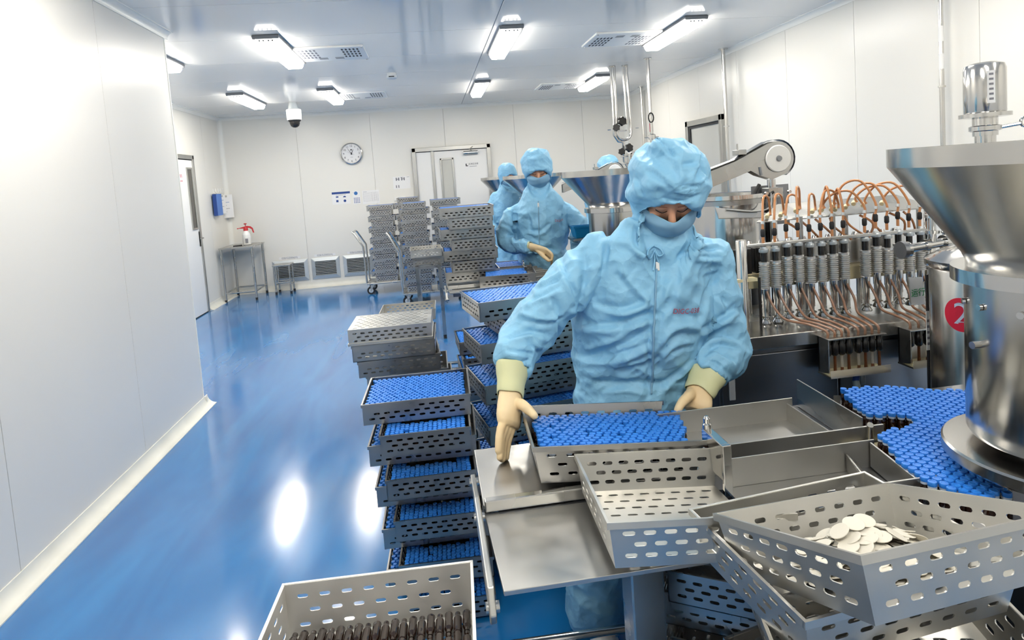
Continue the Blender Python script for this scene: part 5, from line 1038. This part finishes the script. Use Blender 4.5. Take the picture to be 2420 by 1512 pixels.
# ------------------------------------------------------------------ first worker
def worker_one():
    P = empty('person', (.66, 2.0, 0), label='worker in blue hooded coverall and mask leaning over the tray of vials', cat='person'); INV = Matrix.Translation((-.66, -2.0, 0))
    H = Frame(at_y(1577, 452, 1.90), -.20, .60, -.03)
    b = MB(); X = Vector((1, 0, 0)); Y = Vector((0, 1, 0)); Z = Vector((0, 0, 1)); sx = Vector((.99, -.10, 0)); sy = Vector((.10, .99, 0))
    loft(b, [((.655, 2.04, .76), sx*.205, sy*.15), ((.655, 2.035, .86), sx*.228, sy*.165), ((.652, 2.03, .93), sx*.218, sy*.15), ((.655, 2.025, 1.0), sx*.228, sy*.165), ((.665, 2.01, 1.12), sx*.232, sy*.172), ((.68, 1.995, 1.24), sx*.225, sy*.16), ((.69, 1.98, 1.31), sx*.20, sy*.14), ((.698, 1.965, 1.375), sx*.165, sy*.12), ((.702, 1.95, 1.42), sx*.125, sy*.112), ((.705, 1.93, 1.46), sx*.10, sy*.10)], 30)
    hood(b, H, .124, .142, .13, .116, ((-.005, .085, -.025), (-.045, .178, -.03)))
    # right arm (left in the picture)
    S1, E1, W1 = at_y(1392, 622, 1.985), at_y(1250, 795, 1.93), at_y(1210, 872, 1.84); G1 = at_y(1206, 928, 1.785)
    b.tube(spline([S1+Vector((.07, .0, .03)), S1, S1.lerp(E1, .5)+Vector((-.008, -.01, -.005)), E1, E1.lerp(W1, .5)+Vector((-.006, 0, 0)), W1], 4), [.068, .07, .071, .072, .073, .074, .075, .076, .077, .077, .077, .077, .077, .076, .074, .071, .068, .065, .062, .058, .052], 20)
    # left arm (right in the picture)
    S2, E2, W2 = at_y(1680, 625, 1.985), at_y(1710, 818, 1.965), at_y(1674, 882, 1.87); G2 = at_y(1655, 922, 1.835)
    b.tube(spline([S2+Vector((-.07, .0, .03)), S2, S2.lerp(E2, .5)+Vector((.006, 0, 0)), E2+Vector((.004, 0, 0)), E2.lerp(W2, .55), W2], 4), [.068, .07, .07, .07, .07, .07, .071, .072, .073, .074, .075, .076, .076, .076, .075, .072, .069, .066, .062, .058, .054], 20)
    # legs
    for x0, x1, x2 in ((.56, .50, .458), (.75, .80, .85)):
        b.tube(spline([(x0, 2.045, .86), (x0, 2.04, .74), (x1, 1.99, .45), (x2, 2.02, .22), (x2, 2.03, .06)], 4), [.118, .118, .116, .113, .11, .107, .104, .101, .1, .1, .1, .1, .1, .1, .1, .098, .094], 20)
    me = remesh(b, .0058, 5)
    carve(me, H)
    tor = lambda co: np.ones(len(co))
    crumple(me, .034, 4.2, seed=3, aniso=(.8, .8, 1.7), rot=(0, .5, 0)); crumple(me, .022, 8, seed=9, aniso=(.7, 1, 1.7), rot=(0, -.6, 0)); crumple(me, .009, 18, seed=5, aniso=(.8, 1, 1.5), rot=(0, .8, 0))
    ST = []
    def F(pts, wd=.012, amp=.009, odd=1): ST.append((pts, wd, amp, odd))
    F([(1376, 768), (1440, 775), (1529, 752), (1545, 742)], .016, .013); F([(1384, 834), (1446, 813), (1496, 791), (1532, 770)], .016, -.012); F([(1370, 850), (1432, 850), (1487, 838), (1540, 814)], .016, .012)
    F([(1358, 888), (1418, 903), (1501, 905), (1600, 905), (1680, 890)], .012, .01, 0); F([(1640, 852), (1590, 897), (1562, 919)], .014, -.012); F([(1655, 786), (1612, 780), (1584, 797), (1557, 838)], .016, .014)
    F([(1379, 585), (1386, 643), (1380, 700), (1368, 745)], .014, .014, 0); F([(1705, 625), (1684, 672), (1666, 712), (1652, 770)], .014, .013, 0); F([(1420, 640), (1429, 570)], .012, -.008)
    F([(1633, 566), (1690, 556)], .008, .007); F([(1640, 590), (1700, 580)], .009, -.007); F([(1648, 610), (1706, 612)], .009, .008); F([(1660, 650), (1700, 640)], .009, -.006)
    F([(1315, 605), (1347, 680), (1362, 720)], .012, .011); F([(1230, 695), (1300, 664), (1330, 650)], .011, -.009); F([(1255, 715), (1325, 680)], .011, .009); F([(1222, 745), (1290, 760), (1335, 745)], .012, -.01)
    F([(1200, 805), (1250, 790), (1300, 800)], .011, .01); F([(1243, 795), (1285, 838)], .01, -.009); F([(1195, 830), (1260, 842)], .01, .008); F([(1192, 858), (1255, 868)], .009, -.007); F([(1300, 700), (1318, 760), (1310, 810)], .011, .009)
    F([(1654, 788), (1696, 763), (1746, 732)], .013, .012); F([(1654, 838), (1696, 808), (1752, 820)], .012, -.012); F([(1650, 850), (1695, 868), (1735, 905)], .012, .011); F([(1636, 880), (1680, 862)], .009, -.007); F([(1700, 700), (1720, 740)], .01, .008); F([(1690, 830), (1740, 860)], .01, .008)
    F([(1460, 640), (1500, 690), (1530, 720)], .014, -.007); F([(1600, 640), (1580, 700), (1560, 740)], .014, .007); F([(1400, 720), (1470, 735), (1530, 715)], .014, .009); F([(1590, 740), (1650, 750)], .008, .006, 0)
    F([(1420, 925), (1480, 918), (1530, 930)], .01, .007); F([(1570, 850), (1600, 820), (1640, 815)], .012, -.008); F([(1450, 870), (1500, 862), (1545, 850)], .011, -.008)
    F([(1540, 700), (1534, 820), (1534, 940)], .008, .007, 0); F([(1566, 640), (1562, 740), (1556, 880)], .008, .006, 0)
    # hood
    F([(1546, 325), (1572, 352), (1602, 380)], .009, .009); F([(1640, 338), (1655, 375), (1640, 425)], .011, .009); F([(1530, 395), (1560, 415), (1590, 445)], .011, -.008); F([(1610, 395), (1650, 390)], .008, .006); F([(1590, 440), (1630, 445), (1662, 438)], .006, .006); F([(1595, 455), (1630, 462), (1660, 452)], .006, -.006); F([(1500, 420), (1515, 470)], .01, .007); F([(1560, 470), (1600, 478), (1640, 474)], .006, .005); F([(1585, 345), (1610, 430)], .012, -.007); F([(1655, 400), (1668, 420), (1655, 440)], .007, .006)
    F([(1495, 540), (1500, 580), (1540, 610)], .012, .01); F([(1650, 540), (1640, 590), (1600, 615)], .012, -.01)
    folds(me, ST); me.materials.append(M['cloth']); bvh = bvh_of(me)
    body = link('coverall', me, P); me.transform(INV)
    def put(o): o.data.transform(INV); return o
    fo = head_parts(P, H); [put(o) for o in [c for c in P.children if c.name.startswith(('face',))]]; [put(c) for c in fo.children]
    # gloves
    K1 = at_y(1203, 1000, 1.735); tip = at_z(1184, 1083, .845)
    L1 = Vector((.55, .80, .1)); ax = (K1-G1).normalized(); L1 = (L1-ax*L1.dot(ax)).normalized(); fg = []
    for k, (o, ln) in enumerate(((.026, .93), (.009, 1.0), (-.008, .97), (-.025, .82))):
        base = K1+L1*o-ax*.01; t_ = K1+(tip-K1)*ln+L1*o*.75; mid = base.lerp(t_, .5)+Vector((-.006, -.008, .004)); fg.append(([base, mid, t_], .0135))
    tb = [G1.lerp(K1, .35)+L1*.01, at_y(1232, 955, 1.735), at_y(1252, 972, 1.715), at_y(1263, 982, 1.70)]
    g1 = glove(P, G1, K1, L1, fg, (tb, .0135), elbow=W1, cuff_len=.085, cuff_r=.052, wr=.04, pw=.05, pt=.026)
    K2 = at_y(1645, 962, 1.80); L2 = Vector((.9, -.35, .1)); ax = (K2-G2).normalized(); L2 = (L2-ax*L2.dot(ax)).normalized(); fg = []
    for k, (o, ln) in enumerate(((-.03, .92), (-.011, 1.0), (.008, .97), (.026, .85))):
        base = K2+L2*o; t_ = at_y(1636+11*k, 985+2*k, 1.80)+Vector((0, .0, .02*(1-ln))); mid = base.lerp(t_, .5)+Vector((.004, .014, .004)); fg.append(([base, mid, t_], .012))
    tb = [G2.lerp(K2, .2)-L2*.02, at_y(1625, 938, 1.79), at_y(1608, 957, 1.765), at_y(1601, 970, 1.755)]
    g2 = glove(P, G2, K2, L2, fg, (tb, .014), elbow=W2, cuff_len=.07, cuff_r=.056, wr=.042, pw=.046, pt=.024)
    for g in (g1, g2):
        put(g); [put(c) for c in g.children]
    # zip, pull, drawstring, print
    def on(px, py, off=.002): h = bvh.ray_cast(CAMP, ray(px, py).normalized()); return (h[0]+h[1]*off) if h[0] is not None else at_y(px, py, 1.85)
    zp = MB().tube([on(x, y, .003) for x, y in [(1552+(1540-1552)*t, 612+(930-612)*t) for t in [i/24 for i in range(25)]]], .0032, 8).obj('zip', 'maskcloth', P, smooth=60); put(zp)
    q = on(1552, 622, .006); z2 = MB().box(-.006, .006, -.003, .003, -.022, .006, mx=Matrix.Translation(q)).obj('zip_pull', 'white', P, bevel=.0015); put(z2)
    for pts in ([(1545, 580), (1533, 590), (1527, 605), (1535, 612), (1546, 592)], [(1545, 582), (1560, 588), (1566, 600), (1556, 602), (1547, 588)], [(1546, 590), (1552, 606), (1556, 618)], [(1544, 590), (1545, 610), (1541, 640)]):
        d_ = MB().tube(spline([on(x, y, .006) for x, y in pts], 4), .0026, 8).obj('drawstring', 'cloth', P, smooth=60); put(d_)
    a0, a1 = on(1580, 733, .0), on(1652, 727, .0); up = on(1616, 700) - on(1616, 760); tx = text('chest_print', 'DIGC-038', .024, frame_mx((a0+a1)/2, a1-a0, up), 'redink', P, 0); conform(tx.data, bvh, .0015); put(tx)
    for s, x in ((0, .458), (1, .85)):
        shoe(P, x-.66, .03, 0)
    return P
worker_one()
# ------------------------------------------------------------------ further workers
def worker_far(label, base, px, vox, pose, print_=None, gl=True):
    Yd = pose['y']; P = empty('person', (base[0], base[1], 0), label=label, cat='person'); INV = Matrix.Translation((-base[0], -base[1], 0)); put = lambda o: o.data.transform(INV)
    H = Frame(at_y(*pose['head'], Yd-.06), pose.get('yaw', -.18), pose.get('pitch', .42), pose.get('roll', 0)); b = MB(); cx = base[0]; hz = H.o.z; w_ = pose.get('w', 1.0)
    zs = [(.80, .20, .15), (.90, .215, .16), (1.0, .21, .15), (1.12, .225, .165), (1.25, .23, .16), (1.33, .205, .14), (1.40, .165, .12), (1.45, .12, .11), (1.50, .1, .1)]; top = H.o.z-.12; nk = top/1.50
    loft(b, [((cx+(H.o.x-cx)*max(0, (z-.9)/.6), Yd-.03*max(0, (z-.9)/.6), z*nk), (u*w_, 0, 0), (0, v, 0)) for z, u, v in zs], 26)
    hood(b, H, .118, .145, .125, .112, pose.get('tip'))
    for arm in pose['arms']:
        pts = [Vector(p) for p in arm]; n_ = 4*(len(pts)-1)+1; b.tube(spline(pts, 4), [.066+.006*min(1, 2*i/(n_-1))-.022*max(0, (i/(n_-1)-.5)/.5) for i in range(n_)], 18)
    for s in (-1, 1): b.tube([(cx+s*.10, Yd+.01, .88*nk), (cx+s*.11, Yd, .5), (cx+s*.12, Yd+.02, .06)], [.12, .105, .095], 18)
    me = remesh(b, vox, 6); carve(me, H); crumple(me, .032, 4.4, seed=base[0]*7, aniso=(.8, .8, 1.7), rot=(0, .5, 0)); crumple(me, .022, 8.5, seed=base[1]*3, aniso=(.8, 1, 1.5), rot=(0, -.6, 0)); folds(me, pose.get('folds', [])); me.materials.append(M['cloth']); bvh = bvh_of(me); link('coverall', me, P); me.transform(INV)
    fo = head_parts(P, H, False)
    for o in [c for c in P.children if c.name.startswith('face')]: put(o)
    for c in fo.children: put(c)
    for W_, K_, L_, fg, th, el in pose.get('gloves', []):
        g = glove(P, W_, K_, L_, fg, th, elbow=el, vox=.0045); put(g); [put(c) for c in g.children]
    def on(px, py, off=.002): h = bvh.ray_cast(CAMP, ray(px, py).normalized()); return (h[0]+h[1]*off) if h[0] is not None else at_y(px, py, Yd-.15)
    if print_:
        a0, a1, up = on(*print_[1]), on(*print_[2]), Vector((0, 0, 1)); tx = text('chest_print', print_[0], .026, frame_mx((a0+a1)/2, a1-a0, up), 'redink', P, 0); conform(tx.data, bvh, .003); put(tx)
    if pose.get('zip'):
        (xa, ya), (xb, yb) = pose['zip']; z_ = MB().tube([on(xa+(xb-xa)*t, ya+(yb-ya)*t, .003) for t in [i/14 for i in range(15)]], .004, 6).obj('zip', 'maskcloth', P, smooth=60); put(z_)
        q = on(xa, ya+6, .008); z2 = MB().box(-.006, .006, -.003, .003, -.03, .006, mx=Matrix.Translation(q)).obj('zip_pull', 'white', P); put(z2)
    for s in (-1, 1): shoe(P, s*.12, .02)
    return P
y2 = 4.98; S, E_, W_ = at_y(1207, 506, y2), at_y(1197, 575, y2-.08), at_y(1252, 582, y2-.26); K_ = at_y(1290, 594, y2-.31); L_ = Vector((.2, -.75, .6)); ax = (K_-W_).normalized(); L_ = (L_-ax*L_.dot(ax)).normalized(); fg = []
for k, o in enumerate((.03, .01, -.01, -.03)): fg.append(([K_+L_*o, at_y(1304, 603, y2-.33)+L_*o+Vector((0, 0, -.012)), at_y(1306, 612, y2-.33)+L_*o*.8+Vector((-.01, 0, -.022))], .0115))
S2, E2, W2 = at_y(1338, 500, y2), at_y(1372, 540, y2-.1), at_y(1360, 585, y2-.28)
worker_far('worker in blue hooded coverall standing behind the tray stack, looking down', (.86, y2), None, .008, dict(y=y2, head=(1271, 398), yaw=-.16, pitch=.40, w=.96, tip=((0, .11, 0), (.0, .165, .0)), arms=[[S+Vector((.09, 0, .03)), S, S.lerp(E_, .5)+Vector((-.02, 0, 0)), E_, E_.lerp(W_, .5), W_], [S2-Vector((.09, 0, -.03)), S2, S2.lerp(E2, .5)+Vector((.02, 0, 0)), E2, E2.lerp(W2, .5), W2]],
    gloves=[(W_, K_, L_, fg, ([W_.lerp(K_, .3), at_y(1292, 612, y2-.34), at_y(1298, 616, y2-.35)], .0125), E_)], zip=((1272, 475), (1275, 600)),
    folds=[([(1182, 530), (1210, 545), (1216, 575)], .02, .014, 1), ([(1240, 545), (1275, 550), (1300, 530)], .02, .012, 1), ([(1215, 480), (1218, 540)], .02, .016, 0), ([(1335, 480), (1330, 540)], .02, .016, 0), ([(1245, 600), (1290, 590), (1320, 600)], .018, .012, 1), ([(1250, 490), (1262, 560)], .02, -.01, 1)]), ('DIGJ-038', (1306, 520), (1331, 517)))
y3 = 7.95; S, S2 = at_y(1168, 468, y3), at_y(1236, 468, y3)
worker_far('worker in blue hooded coverall half hidden behind the second worker', (.99, y3), None, .016, dict(y=y3, head=(1199, 413), yaw=.5, pitch=.3, arms=[[S+Vector((.05, 0, 0)), S, at_y(1158, 510, y3-.05), at_y(1170, 545, y3-.2)], [S2-Vector((.05, 0, 0)), S2, at_y(1245, 520, y3), at_y(1240, 560, y3-.2)]]))
y4 = 6.9; S, S2 = at_y(1400, 440, y4), at_y(1480, 440, y4)
worker_far('worker of whom only the blue hood top shows beyond the valves', (2.0, y4), None, .016, dict(y=y4, head=(1437, 398), yaw=-.2, pitch=.3, arms=[[S+Vector((.05, 0, 0)), S, at_y(1395, 500, y4), at_y(1405, 540, y4-.2)], [S2-Vector((.05, 0, 0)), S2, at_y(1485, 500, y4), at_y(1475, 540, y4-.2)]]))
